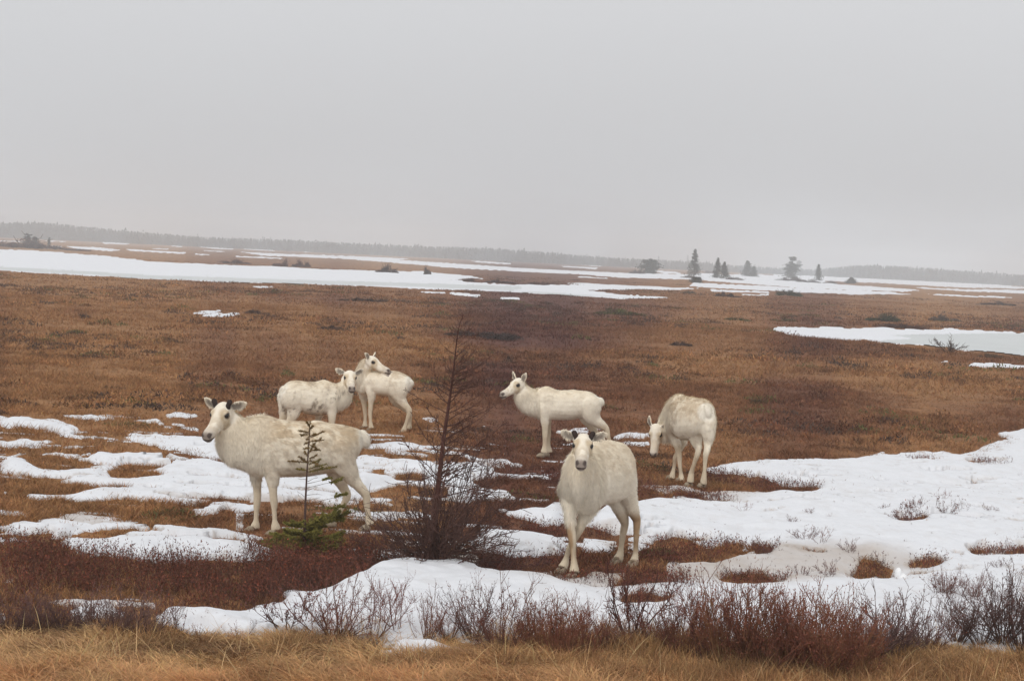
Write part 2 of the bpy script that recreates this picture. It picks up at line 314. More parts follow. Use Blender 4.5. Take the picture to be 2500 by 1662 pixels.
def snow_mask(x, y):
    x = np.asarray(x, float); y = np.asarray(y, float); u, v = proj(x, y, 0.0); r = np.hypot(x, y)
    q = np.maximum(r, 10)/16.0
    a_ = sstep(640, 1000, v)
    u = u+((fbm(x/.5/q, y/.7/q, o=5, s=81)-.5)*70)*(.25+.75*a_); v = v+((fbm(x/.45/q, y/.8/q, o=5, s=85)-.5)*34)*a_
    u = u+(fbm(x/.11/q, y/.22/q, o=3, s=87)-.5)*26*(.2+.8*a_); v = v+(fbm(x/.10/q, y/.25/q, o=3, s=88)-.5)*13*a_
    w1 = sstep(720, 860, v); w2 = sstep(960, 1060, v)
    m = samp(MF, u, v)*(1-w1)+(samp(MM, u, v)*(1-w2)+samp(MN, u, v)*w2)*w1
    sc_ = np.maximum(r, 10)/16.0
    n = fbm(x/(.35*sc_), y/(.5*sc_), o=4, s=3)-.5
    th = np.arctan2(x, np.maximum(y, .1)); out = sstep(.285, .33, np.abs(th)) + (y < 2)
    zn = sstep(940, 990, v)*(1-sstep(1350, 1400, v)*sstep(250, 420, u))*(1-sstep(1420, 1560, u))
    hol = sstep(.575, .64, fbm(x/.85, y/.42, o=4, s=161))*zn*.8+.6*sstep(.66, .74, fbm(x/.5, y/.3, o=4, s=162))*sstep(940, 1000, v)*(1-sstep(1350, 1380, v))*(1-zn)
    add = .62*sstep(.60, .67, fbm(x/1.0, y/.3, o=4, s=163))*zn*sstep(1020, 1060, v)*(1-sstep(1330, 1350, v))*(v > 980)
    m = np.clip(m-hol, 0, 1); m = np.maximum(m, add)
    gen = .5+1.6*(fbm(x/6/sc_, y/9/sc_, o=3, s=9)-.54)
    gen = np.where(r < 13.5, 0, gen)
    near = sstep(1655, 1700, v)
    m = m*(1-near)
    o = np.clip(out, 0, 1)
    m = m*(1-o)+gen*o
    amp = .75*sstep(950, 1100, v)+.30
    band = np.clip(1-np.abs(m-.5)*1.7, .12, 1)
    return m+n*amp*band+.07*sstep(900, 960, v)*(1-o)*(m > .02)
def ice_mask(x, y):
    u, v = proj(x, y, 0.0); return samp(ICEM, u+(fbm(x/2, y/9, o=3, s=4)-.5)*60, v)
BANK = gp(1065, 1392)      # crest of the drift before the larch
def bank_z(x, y):
    dx = x-BANK[0]; dy = y-(BANK[1]-.75)
    a = np.exp(-(dx/np.where(dx < 0, .85, 1.15))**2)*.055*sstep(-2.2, -.3, dy)*(1-sstep(.55, .85, dy))
    u, v = proj(x, y, 0.0)
    return a
def ground_z(x, y):
    r = np.hypot(x, y); s1 = np.clip(r/30, .6, 2)
    z = .10*(fbm(x/3.1, y/3.1, o=3, s=21)-.5)+.05*s1*(fbm(x/.8/s1, y/.8/s1, o=3, s=31)-.5)
    z = z+.12*(fbm(x/40, y/40, o=2, s=41)-.5)*sstep(60, 200, r)
    th = np.arctan2(x, np.maximum(y, .1))
    z = z-1.0*sstep(700, 1200, r)*0
    return z - .02
def snow_h(m, x, y):
    r = np.hypot(x, y); u_, v_ = proj(x, y, 0.0); far = sstep(28, 45, r)
    bb = samp(MB_, u_, v_)*(1-far)+far; bb = np.where(np.abs(np.arctan2(x, np.maximum(y, .1))) > .3, .7, bb)
    T = (.020+.065*sstep(.55, 1.0, bb))*(1-far)+.045*far+.0005*np.clip(r-30, 0, 150)
    s = np.clip((m-.5)/.28, 0, 1); h = T*s**.7
    h = h*np.clip(1+1.2*(fbm(x/1.3, y/1.3, o=3, s=77)-.5), .4, 2)
    h = h+np.where(r < 60, 1, 0)*sstep(.55, .95, m)*sstep(.5, .95, bb)*(.11*(fbm(x/.9, y/1.3, o=3, s=78)-.5)+.045*(fbm(x/.2, y/.2, o=3, s=79)-.5))
    h = np.where(m < .5, -(.5-m)*.35-.01, np.maximum(h, .006))
    return h
def snow_top(x, y):
    x = np.atleast_1d(np.asarray(x, float)); y = np.atleast_1d(np.asarray(y, float))
    m = snow_mask(x, y); return ground_z(x, y)+np.maximum(snow_h(m, x, y)+bank_z(x, y)*sstep(.5, .8, m), 0)

# earth colours: a shared layout of ochre sedge, rust and dark heather areas
ZONES = []   # (value, polygon): 0 red-dark heather, 1 ochre
REDM = np.full((NV, NU), .5)
for val, z, s in [
  (.15, ZE, '1100,430 1600,400 2100,420 2900,440 2900,500 2300,510 1700,500 1300,470'),
  (.2, (1, 0, 0), '850,690 1300,705 1700,740 1600,800 1200,790 1000,770 850,740'), (.12, (1, 0, 0), '1040,795 1250,795 1500,820 1450,850 1150,840 1030,825'),
  (.15, ZF, '1250,430 2600,440 2600,500 2200,495 2000,478 1700,474 1400,465'), (.1, ZF, '1250,505 1450,520 1700,548 1900,560 2250,600 2600,640 2600,660 2100,640 1500,600 1250,560'),
  (.2, (1, 0, 0), '1500,940 1900,930 2500,1000 2500,1060 2300,1070 1900,1060 1600,1040'), (.1, ZC, '-400,80 320,120 320,170 0,200'),
  (.85, (1, 0, 0), '0,790 500,790 1000,850 1100,900 1500,880 2100,940 2500,960 2500,900 1800,870 1200,850 800,790 400,770'),
  (.8, (1, 0, 0), '0,690 500,710 900,760 700,780 300,760 0,760'), (.15, (1, 0, 0), '0,745 150,740 270,755 250,775 60,770'),
  (.2, (1, 0, 0), '850,880 1250,880 1300,960 1000,960'), (.75, (1, 0, 0), '300,960 600,960 640,1000 450,1010')]:
    raster(REDM, P2(z, s), val)
REDM = blur(.5+(REDM-.5)*.75, 14, 8)
C_OCH = np.array([.285, .145, .062]); C_MID = np.array([.178, .078, .037]); C_RED = np.array([.105, .041, .029]); C_STRAW = np.array([.37, .215, .085])
def earth(x, y):
    x = np.asarray(x, float); y = np.asarray(y, float); u, v = proj(x, y, 0.0); r = np.maximum(np.hypot(x, y), 10)/22.0
    inside = (np.abs(np.arctan2(x, np.maximum(y, .1))) < .3)
    k = np.where(inside, samp(REDM, u, v), .5)
    k = k+1.7*(fbm(x/(1.1*r), y/(1.8*r), o=5, s=51)-.5)+1.1*(fbm(x/(5*r), y/(4*r), o=2, s=55)-.5)
    k = np.clip(k, 0, 1)[..., None]
    c = np.where(k < .5, C_RED+(C_MID-C_RED)*k*2, C_MID+(C_OCH-C_MID)*(k-.5)*2)
    g = (sstep(1500, 1560, v)*inside)[..., None]
    return c*(1-g)+C_STRAW*.75*g

# ------------------------------------------------------------------ ground sheet
th = np.concatenate([np.linspace(-.33, .33, 1240), np.linspace(.33, 2*math.pi-.33, 90)[1:-1]])
iv = np.concatenate([np.array([2500, 2100]), 12600/np.linspace(6.5, 1120, 775), np.array([10.5, 9, 7, 5, 3, 1.5, .5])])
rr, tt = np.meshgrid(iv, th, indexing='ij'); GX = rr*np.sin(tt); GY = rr*np.cos(tt); nr, nc = rr.shape
GZ = ground_z(GX, GY)
gm = snow_mask(GX, GY)
i = np.arange(nr-1)[:, None]*nc; j = np.arange(nc)[None, :]
Q = np.stack([i+j, i+nc+j, i+nc+(j+1) % nc, i+(j+1) % nc], -1)
V = np.stack([GX, GY, GZ], -1).reshape(-1, 3)
ctr = len(V); V = np.vstack([V, [0, 0, -.02]])
gc = earth(GX, GY)*(.75+.5*fbm(GX/.3, GY/.3, o=2, s=61))[..., None]
cap = np.stack([(nr-1)*nc+np.arange(nc), np.full(nc, ctr), (nr-1)*nc+(np.arange(nc)+1) % nc], -1)
go = mesh_np('ground', V, [Q.reshape(-1, 4), cap], np.vstack([gc.reshape(-1, 3), C_MID]), M_ground); tag(go, kind='structure')
# snow and ice: their own sheets where the mask says so
SZ = GZ+snow_h(gm, GX, GY)+bank_z(GX, GY)*sstep(.5, .8, gm)
im = ice_mask(GX, GY)*(np.abs(tt) < .33)
SZ = np.where(im > .5, GZ*.2+.035, SZ)
keep = (np.maximum.reduce([gm[:-1], gm[1:], np.roll(gm, -1, 1)[:-1], np.roll(gm, -1, 1)[1:]]) > .5)
isice = (im[:-1] > .5) & (im[1:] > .5)
dirt = (np.clip(sstep(1.0, .55, gm)*.7, 0, .5)*sstep(.38, .6, fbm(GX/.3, GY/.3, o=4, s=66))*(rr < 40))+.10*sstep(.5, .75, fbm(GX/.12, GY/.2, o=3, s=69))*(rr < 40)
wet = np.zeros((NV, NU))
for z, s in ((ZC, '450,570 800,560 1000,500 1700,520 1900,600 1500,650 1100,700 700,700 450,690'), (ZK, '0,1280 1300,1280 1300,1480 700,1480 0,1390'), (ZL, '1150,1150 1500,1180 1520,1500 1100,1400')):
    raster(wet, P2(z, s), 1)
raster(wet, P2(ZC, '330,160 900,190 1060,220 880,262 700,240 330,200'), .8)
wet = samp(blur(wet, 12, 8), *proj(GX, GY, 0.0))*(np.abs(tt) < .33)
k = np.clip(dirt+.62*wet*(.5+fbm(GX/.5, GY/.5, o=3, s=67)), 0, .8)[..., None]
scol = np.array([.755, .765, .79])*(1-k)+np.array([.42, .34, .27])*k
SV = np.stack([GX, GY, SZ], -1).reshape(-1, 3)
def sub(name, sel, cols, mat):
    f = Q[sel]; used, inv = np.unique(f.ravel(), return_inverse=True)
    return mesh_np(name, SV[used], [inv.reshape(-1, 4)], cols[used], mat)
tag(sub('snow', keep & ~isice, scol.reshape(-1, 3), M_snow), kind='structure')
isl = np.broadcast_to(np.array([.55, .575, .565]), scol.shape)*(.93+.14*fbm(GX/2.5, GY/2.5, o=3, s=68))[..., None]
tag(sub('ice', keep & isice, isl.reshape(-1, 3), M_ice), kind='structure')

# ------------------------------------------------------------------ caribou
def ring(c, ax, lat, hw, hh, n=20, flat=0.0):
    a = np.arange(n)*2*math.pi/n; ca, sa = np.cos(a), np.sin(a); p = 2.25
    ca = np.sign(ca)*np.abs(ca)**(2/p); sa = np.sign(sa)*np.abs(sa)**(2/p)
    wz = 1-.12*sa     # a little fuller below
    return c[None]+lat[None]*(hw*ca*wz)[:, None]+ax[None]*(hh*sa)[:, None]
def loft(mb, rings):
    n = len(rings[0]); m_ = len(rings); V = np.vstack(rings+[[rings[0].mean(0)], [rings[-1].mean(0)]])
    i = np.arange(m_-1)[:, None]*n; j = np.arange(n)[None, :]
    q = np.stack([i+j, i+(j+1) % n, i+n+(j+1) % n, i+n+j], -1).reshape(-1, 4)
    j = np.arange(n); c0, c1 = m_*n, m_*n+1
    t = np.vstack([np.stack([np.full(n, c0), (j+1) % n, j], -1), np.stack([np.full(n, c1), (m_-1)*n+j, (m_-1)*n+(j+1) % n], -1)])
    mb.add(V, F3=t, F4=q)
def resample(A, k=3):
    A = np.asarray(A, float); n = len(A); t = np.linspace(0, n-1, (n-1)*k+1); out = []
    for x in t:
        i = min(int(x), n-2); f = x-i; p0 = A[max(i-1, 0)]; p1 = A[i]; p2 = A[i+1]; p3 = A[min(i+2, n-1)]
        out.append(.5*((2*p1)+(-p0+p2)*f+(2*p0-5*p1+4*p2-p3)*f*f+(-p0+3*p1-3*p2+p3)*f**3))
    return np.array(out)
def limb(mb, P, r, lat, latk=.8, n=12):
    A = resample(np.hstack([P, np.array(r)[:, None]]), 3); P = A[:, :3]; r = np.maximum(A[:, 3], .012)
    T = np.gradient(P, axis=0); rings = []
    for p, t, q in zip(P, T, r):
        t = t/np.linalg.norm(t); l = lat-t*lat.dot(t); l /= np.linalg.norm(l); u = np.cross(t, l)
        rings.append(ring(p, u, l, q*latk, q, n))
    loft(mb, rings)
def ellipsoid(mb, c, A, k=14, kk=9):
    """A rows = semi axes vectors"""
    rings = []
    for f in np.linspace(-math.pi/2+.15, math.pi/2-.15, kk):
        a = np.arange(k)*2*math.pi/k
        rings.append(c[None]+(np.cos(f)*np.cos(a))[:, None]*A[0]+(np.cos(f)*np.sin(a))[:, None]*A[1]+math.sin(f)*A[2][None])
    loft(mb, rings)
HOOVES = []
def unit(v): v = np.asarray(v, float); return v/np.linalg.norm(v)
def make_caribou(name, label, D, seed):
    P = D['P']; lat = unit(D['lat']); up = np.array([0, 0, 1.]); rng = np.random.RandomState(seed)
    mb = MB()
    # trunk and neck: one loft from the rump to behind the ears
    S = []
    for (a, b, hw, k) in D['trunk']:
        pa, pb = P(*a, k), P(*b, k); S.append(np.concatenate([pa, pb, [hw]]))
    A = resample(S, 3); rings = []
    def do(A, lat_):
        rings = []
        for q in A:
            ax = (q[:3]-q[3:6])/2; hh = np.linalg.norm(ax); ax = ax/hh; l = lat_-ax*lat_.dot(ax); l = unit(l)
            rings.append(ring((q[:3]+q[3:6])/2, ax, l, q[6], hh, 22))
        loft(mb, rings)
    do(A, lat)
    if 'neck' in D:
        do(resample([np.concatenate([P(*a, k), P(*b, k), [hw]]) for (a, b, hw, k) in D['neck']], 3), unit(D.get('necklat', lat)))
    for lg in D['legs']:
        pts = np.array([P(x, y, k) for (x, y, r, k) in lg]); inw = lat*lat.dot(D['org']-pts[0])
        e0 = pts[0]*1.3-pts[1]*.3+inw*.5; pts[0] += inw*.15; rad = [lg[0][2]*.35]+[q[2]*(1.2 if i >= len(lg)-2 else .92 if i == 0 else 1) for i, q in enumerate(lg)]
        limb(mb, np.vstack([e0, pts]), rad, lat)
    if 'mane' in D: limb(mb, np.array([P(x, y, k) for (x, y, r, k) in D['mane']]), [q[2] for q in D['mane']], np.array([1., 0, 0]), .95)
    # tail
    if 'tail' in D:
        a, b, k, r = D['tail']; pa, pb = P(*a, k), P(*b, k); ax = (pb-pa)/2; l = unit(np.cross(ax, [0, 1, .3])); u = np.cross(unit(ax), l)
        ellipsoid(mb, (pa+pb)/2, np.array([l*r, u*r*.8, ax*1.15]))
    # head frame
    hb, f = D['head']; s = D.get('hs', 1.0); f = unit(f); l = unit(np.cross(f, up))   # l points to the animal's right
    if 'htilt' in D: l = unit(l+up*D['htilt'])
    u = np.cross(l, f)
    H = lambda x, y, z: hb+(f*x+l*y+u*z)*s
    st = [(-.05, .005, .06, .06), (-.015, .01, .082, .080), (.04, .004, .094, .087), (.095, -.006, .088, .083), (.145, -.022, .075, .067), (.20, -.036, .063, .056),
          (.26, -.046, .056, .052), (.31, -.050, .055, .053), (.345, -.053, .052, .050), (.372, -.056, .038, .040)]
    loft(mb, [ring(H(x, 0, z), u, l, hw*s, hh*s, 18) for (x, z, hh, hw) in st])
    for sg in (-1, 1):   # brow ridges and nostril wings
        ellipsoid(mb, H(.085, sg*.064, .042), np.array([f*.035, l*.024, u*.02])*s)
        ellipsoid(mb, H(.345, sg*.030, -.030), np.array([f*.022, l*.018, u*.016])*s, 8, 6)
    ellipsoid(mb, H(.335, 0, -.098), np.array([f*.03, l*.032, u*.020])*s, 10, 6)   # lower lip
    # ears
    eardat = []
    for sg, (eo, eu, eb) in zip((-1, 1), D.get('ears', ((1, .25, -.35), (1, .25, -.35)))):
        base = H(-.005, sg*.068, .045); d = unit(l*sg*eo+u*eu+f*eb); face = unit(f*.9+l*sg*.25+u*.1); face = unit(face-d*face.dot(d)); wd = np.cross(d, face)
        L_ = .155*s; rings = []
        for t, wv in ((-.15, .016), (0, .022), (.2, .038), (.42, .049), (.65, .045), (.85, .028), (1.0, .008)):
            cpt = base+d*L_*t; a = np.arange(14)*2*math.pi/14; x = np.cos(a)*wv*s; y = np.sin(a)*.0115*s
            cup = (x/(wv*s))**2*wv*s*.55*max(0, min(1, t*2+.2))-.012*s*max(0, t)
            rings.append(cpt[None]+wd[None]*x[:, None]+face[None]*(y+cup)[:, None])
        loft(mb, rings); eardat.append((base, d, face, wd, L_))
    V, F, _ = mb.arrays()
    tmp = mesh_np('tmp', V, F, link=True)
    md = tmp.modifiers.new('r', 'REMESH'); md.mode = 'VOXEL'; md.voxel_size = .0095
    md = tmp.modifiers.new('s', 'SMOOTH'); md.iterations = 9; md.factor = .5
    dg = bpy.context.evaluated_depsgraph_get(); ev = tmp.evaluated_get(dg); me = bpy.data.meshes.new_from_object(ev)
    n = len(me.vertices); V = np.empty(n*3, np.float32); me.vertices.foreach_get('co', V); V = V.reshape(-1, 3).astype(float)
    Nn = np.empty(n*3, np.float32); me.vertices.foreach_get('normal', Nn); Nn = Nn.reshape(-1, 3).astype(float)
    m_ = len(me.loops); li = np.empty(m_, np.int32); me.loops.foreach_get('vertex_index', li)
    lt = np.empty(len(me.polygons), np.int32); me.polygons.foreach_get('loop_total', lt); ls = np.empty(len(me.polygons), np.int32); me.polygons.foreach_get('loop_start', ls)
    q4 = ls[lt == 4]; F4 = np.stack([li[q4+k] for k in range(4)], -1); t3 = ls[lt == 3]; F3 = np.stack([li[t3+k] for k in range(3)], -1) if len(t3) else np.zeros((0, 3), int)
    bpy.data.objects.remove(tmp)
    org = D['org']
    # smoothed normals for fur direction, lumps in the winter coat
    hv = V-hb; hx = hv@f/s; hy = hv@l/s; hz = hv@u/s
    zc_ = np.interp(hx, [0, .1, .2, .37], [0, -.006, -.036, -.058]); rr_h = np.interp(hx, [-.05, .04, .15, .25, .38], [.12, .125, .105, .085, .075]); ishead = (hx > -.05) & (hx < .39) & (np.hypot(hy, hz-zc_) < rr_h)
    earm = np.zeros(n)
    earin = np.zeros(n)
    for (base, d, face, wd, L_) in eardat:
        t = (V-base)@d/L_; ww = (V-base)@wd; ff = (V-base)@face
        inn = (t > .05) & (t < 1.1) & (np.abs(ww) < .05*s) & (np.abs(ff) < .045*s); earm = np.maximum(earm, inn)
        facing = (Nn@face) > .25
        earin = np.maximum(earin, inn*facing*sstep(.04, .15, t)*sstep(.95, .6, t)*sstep(.036*s, .020*s, np.abs(ww)))
    zz = V[:, 2]-org[2]
    legm = sstep(.52, .40, zz)*(~ishead)
    bodym = (1-legm)*(~ishead)*(1-earm)
    lump = fbm(V[:, 0]*9, V[:, 1]*9, V[:, 2]*9, 3, seed)-.5
    lump = lump*.026+(fbm(V[:, 0]*4.2, V[:, 1]*4.2, V[:, 2]*3.2, 2, seed+70)-.5)*.045
    V = V+Nn*(lump*bodym)[:, None]
    # colours
    base = np.array([.89, .79, .625]); tan = np.array([.60, .455, .29]); white = np.array([.93, .88, .77])
    c = np.tile(base, (n, 1))
    heading = unit(D['heading'])
    hgt = sstep(.75, 1.0, zz)
    n1 = fbm(V[:, 0]*5, V[:, 1]*5, V[:, 2]*5, 4, seed+5); n2 = fbm(V[:, 0]*22, V[:, 1]*22, V[:, 2]*30, 3, seed+9)
    alng = (V-org)@heading
    patch = np.clip((n1-.5)*3+.85*hgt-.05+(n2-.5)*2.6+(fbm(V[:, 0]*55, V[:, 1]*55, V[:, 2]*90, 2, seed+44)-.5)*1.8, 0, 1)*min(1, D.get('tan', .5)*1.35)*bodym*sstep(D.get('neckx', .3)+.1, D.get('neckx', .3)-.15, alng)
    def mixc(c, col_, k): k = np.clip(k, 0, 1)[:, None]; return c*(1-k)+col_*k
    c = mixc(c, tan, patch)
    c = mixc(c, white, (1-hgt)*bodym*.4)
    n3 = fbm(V[:, 0]*60, V[:, 1]*60, V[:, 2]*60, 2, seed+19); c = mixc(c, np.array([.27, .20, .14]), D.get('dirt', .1)*bodym*sstep(.52, .66, n2*.6+n3*.4)*sstep(.42, .6, n1+.05)*sstep(1.05, .7, zz))
    c = mixc(c, np.array([.50, .40, .27]), legm*(.35+.5*(n1)))
    c = mixc(c, np.array([.33, .20, .10]), legm*D.get('legdark', .3)*sstep(.5-.1*(D.get('legdark', .3) > .5), .62, fbm(V[:, 0]*9, V[:, 1]*9, V[:, 2]*5, 3, seed+12))*sstep(.05, .2, zz))
    if 'tail' in D:
        a_, b_, k_, r_ = D['tail']; pm = (P(*a_, k_)+P(*b_, k_))/2; c = mixc(c, white, .8*sstep(.16, .10, np.linalg.norm(V-pm, axis=1)))
    he = ishead.astype(float)
    hn = fbm(V[:, 0]*26, V[:, 1]*26, V[:, 2]*26, 3, seed+30)
    c = mixc(c, np.array([.86, .79, .67]), he*.7)
    c = mixc(c, np.array([.56, .43, .27]), he*sstep(.07, .03, np.hypot(hx-.12, np.abs(hy)-.075)*1.0)*.95*(hn+.3))
    c = mixc(c, np.array([.50, .37, .22]), he*sstep(.13, .2, hx)*sstep(.33, .28, hx)*.4*sstep(.4, .6, hn+.05))
    c = mixc(c, np.array([.46, .38, .31]), he*sstep(.24, .34, hx)*(1-earm)*.55); c = mixc(c, np.array([.25, .20, .17]), he*sstep(.335, .365, hx)*(1-earm)*.8)
    c = mixc(c, np.array([.10, .075, .065]), he*sstep(.022, .012, np.hypot((hx-.362)*.4, (np.abs(hy)-.034)*.8)+.5*np.abs(hz+.032))*1.0)
    c = mixc(c, np.array([.05, .03, .025]), he*sstep(.31, .32, hx)*sstep(.012, .006, np.abs(hz+.080)))
    c = mixc(c, np.array([.17, .12, .085]), he*sstep(.036, .022, np.hypot((hx-.092)*.9, hz-.016))*sstep(.03, .045, np.abs(hy)))
    c = mixc(c, np.array([.16, .13, .11]), earin*.8)
    # fur: short tapered tufts growing out of the same skin
    NF = D.get('nfur', 26000)
    fa = np.linalg.norm(np.cross(V[F4[:, 1]]-V[F4[:, 0]], V[F4[:, 2]]-V[F4[:, 0]]), axis=1)
    k = rng.choice(len(F4), NF, p=fa/fa.sum()); w4 = rng.dirichlet([1, 1, 1, 1], NF)
    fp = (V[F4[k]]*w4[:, :, None]).sum(1); fn = Nn[F4[k]].mean(1); fn /= np.linalg.norm(fn, axis=1)[:, None]+1e-9; fc = (c[F4[k]]).mean(1)
    hz_, hm, lm, em = zz[F4[k, 0]], ishead[F4[k, 0]], legm[F4[k, 0]], earm[F4[k, 0]]
    al = (fp-org)@heading
    flow = -heading*.75-up*.65
    flow = np.where(hm[:, None], -f-u*.1, flow); neckz = (al > D.get('neckx', .3)) & (~hm) & (lm < .5)
    flow = np.where(neckz[:, None], -heading*.25-up*1.0, flow)
    flow = flow+rng.normal(0, .22, (NF, 3)); flow -= fn*(flow*fn).sum(1)[:, None]; flow /= np.linalg.norm(flow, axis=1)[:, None]+1e-9
    ln = np.where(hm, .010, np.where(neckz, .055, .026)); ln = np.where(lm > .3, .011, ln); ln = ln*(1-.6*em)*rng.uniform(.6, 1.4, NF)
    wd_ = np.where(hm | (lm > .3), .0022, .0036)
    side = np.cross(fn, flow); tip = fp+flow*ln[:, None]+fn*(ln*rng.uniform(.12, .42, NF))[:, None]; root = fp-fn*.002
    TV = np.stack([root+side*wd_[:, None], root-side*wd_[:, None], tip], 1).reshape(-1, 3)
    tc_ = np.repeat(fc*rng.uniform(.92, 1.07, NF)[:, None], 3, axis=0)
    tn = np.repeat(fn+rng.normal(0, .10, (NF, 3)), 3, axis=0); tn /= np.linalg.norm(tn, axis=1)[:, None]
    VV = np.vstack([V, TV]); T3 = np.arange(NF*3).reshape(-1, 3)+n
    root_o = empty(name, org)
    tag(root_o, label, 'caribou', 'caribou herd standing on the half thawed heath')
    rel = lambda A: A-org
    body = mesh_np('body', rel(VV), [np.vstack([F3, T3]) if len(F3) else T3, F4], np.clip(np.vstack([c, tc_]), 0, 1), M_coat, root_o, nrm=np.vstack([Nn, tn]))
    # eyes
    for sg in (-1, 1):
        eb = MB(); ellipsoid(eb, rel(H(.092, sg*.073, .018)), np.array([f*.029, l*.020, u*.023])*s, 14, 9); eb.build('eye', M_eye, root_o)
    # velvet stubs
    if D.get('antler'):
        for sg in (-1, 1):
            ab = MB(); aL = D['antler']; b0 = H(.030, sg*.058, .066); pts = [b0-u*.012, b0+u*aL*.35+l*sg*.01-f*.006, b0+u*aL*.75+l*sg*.022-f*.018, b0+u*aL+l*sg*.028-f*.024, b0+u*(aL+.008)+l*sg*.03-f*.026]
            ab.tube(np.array(pts)-org, np.array([.023, .0225, .024, .021, .008])*s, 10, c=(.045, .032, .028)); ab.build('antler', M_horn, root_o)
    # hooves: two toes each
    for lg in D['legs']:
        x, y, r, k_ = lg[-1]; p = P(x, y, k_); x2, y2, r2, k2 = lg[-2]; p2 = P(x2, y2, k2)
        if p[2] > .25: continue
        fwd = unit(D.get('hoofdir', heading)); hb_ = MB(); HOOVES.append((p[0]+fwd[0]*.03, p[1]+fwd[1]*.03))
        for sg in (-1, 1):
            c0 = p+fwd*.035+lat*sg*.022; c0[2] = max(p[2]-.03, .002)
            rings = []
            for t, w_, h_ in ((-.04, .018, .022), (-.01, .026, .034), (.03, .025, .028), (.06, .016, .016), (.072, .006, .008)):
                cc = c0+fwd*t+lat*sg*(.004-.10*max(t, 0)); cc = cc+np.array([0, 0, -(.034-h_)*.8]); rings.append(ring(cc, up, lat, w_, h_, 10))
            loft(hb_, rings)
        V_, F_, _ = hb_.arrays(); o_ = mesh_np('hoof', V_-org, F_, np.tile([.30, .24, .17], (len(V_), 1)), M_hoof, root_o)
    return root_o

def planeP(z, X0, Y0, slope):
    return lambda x, y, lt: at_plane(x/z[0]+z[1], y/z[0]+z[2], X0, Y0, slope, lt)
def depthP(z):
    return lambda x, y, Y: at_depth(x/z[0]+z[1], y/z[0]+z[2], Y)
def headdir(P0, P1uv, z, L_, sign):
    """direction from the skull point to a nose seen at a pixel, head length L_, depth sign"""
    d = ray(P1uv[0]/z[0]+z[1], P1uv[1]/z[0]+z[2]); o = cam_pos-P0; dd = d.dot(d); b_ = o.dot(d); c_ = o.dot(o)-L_*L_; q = max(b_*b_-dd*c_, 0)
    t = (-b_+sign*math.sqrt(q))/dd; return cam_pos+d*t-P0

def T(l, k=0): return [(a, b, hw, k) for (a, b, hw) in l]
def LEG(k, s):
    return [(float(a), float(b), float(c), k) for a, b, c in (q.split(',') for q in s.split())]
Z1 = (3.92, 460, 940); Z2 = (6.208, 660, 840); Z4 = (6.03, 1560, 940)
# 1 near left, broadside, head turned to the road
def orgof(P, x, y, k): p = P(x, y, k); return np.array([p[0], p[1], 0.0])
p0 = gp(680, 1296); P = planeP(Z1, p0[0], p0[1], .25)
D1 = dict(P=P, lat=(.25, -1, 0) if False else (-.25, 1, 0), heading=(-1, -.25, 0), org=orgof(P, 1100, 900, 0), tan=.62, dirt=.25, neckx=.42, nfur=46000, antler=.06,
 trunk=T([((1655, 445), (1660, 600), .05), ((1620, 425), (1610, 690), .12), ((1530, 395), (1510, 780), .175), ((1400, 362), (1400, 830), .20), ((1200, 338), (1200, 858), .22), ((1000, 342), (1000, 866), .23),
   ((850, 322), (860, 868), .215), ((720, 287), (740, 860), .185), ((620, 300), (620, 840), .165), ((545, 325), (480, 790), .145), ((500, 300), (370, 750), .125), ((470, 275), (300, 650), .11), ((445, 250), (272, 540), .095), ((420, 215), (300, 430), .075)]),
 legs=[LEG(-.13, '760,560,.10 780,680,.095 795,790,.075 802,880,.056 808,980,.044 815,1070,.039 820,1130,.038 822,1200,.027 826,1290,.026 832,1340,.036 838,1385,.042'),
       LEG(.12, '640,600,.10 640,740,.08 650,850,.056 655,950,.046 660,1050,.039 655,1130,.037 650,1220,.027 648,1290,.028 643,1335,.036 635,1370,.042'),
       LEG(-.10, '1440,560,.17 1460,680,.155 1500,780,.125 1560,870,.085 1620,950,.060 1680,1020,.048 1705,1070,.042 1708,1150,.033 1718,1230,.029 1728,1290,.034 1735,1335,.042'),
       LEG(.10, '1400,600,.15 1400,760,.12 1420,850,.09 1465,940,.060 1505,1020,.047 1520,1060,.041 1490,1130,.033 1450,1200,.029 1425,1255,.034 1410,1295,.042')],
 tail=((1655, 440), (1700, 590), 0, .062))
hb = P(350, 252, -.02); D1['hs'] = 1.1; D1['head'] = (hb, headdir(hb, (158, 450), Z1, .40, -1)); D1['ears'] = ((1, .25, -.25), (1, .45, -.1))
make_caribou('caribou', 'cream caribou standing broadside behind the spruce sapling, dark antler stubs, face turned to viewer', D1, 11)
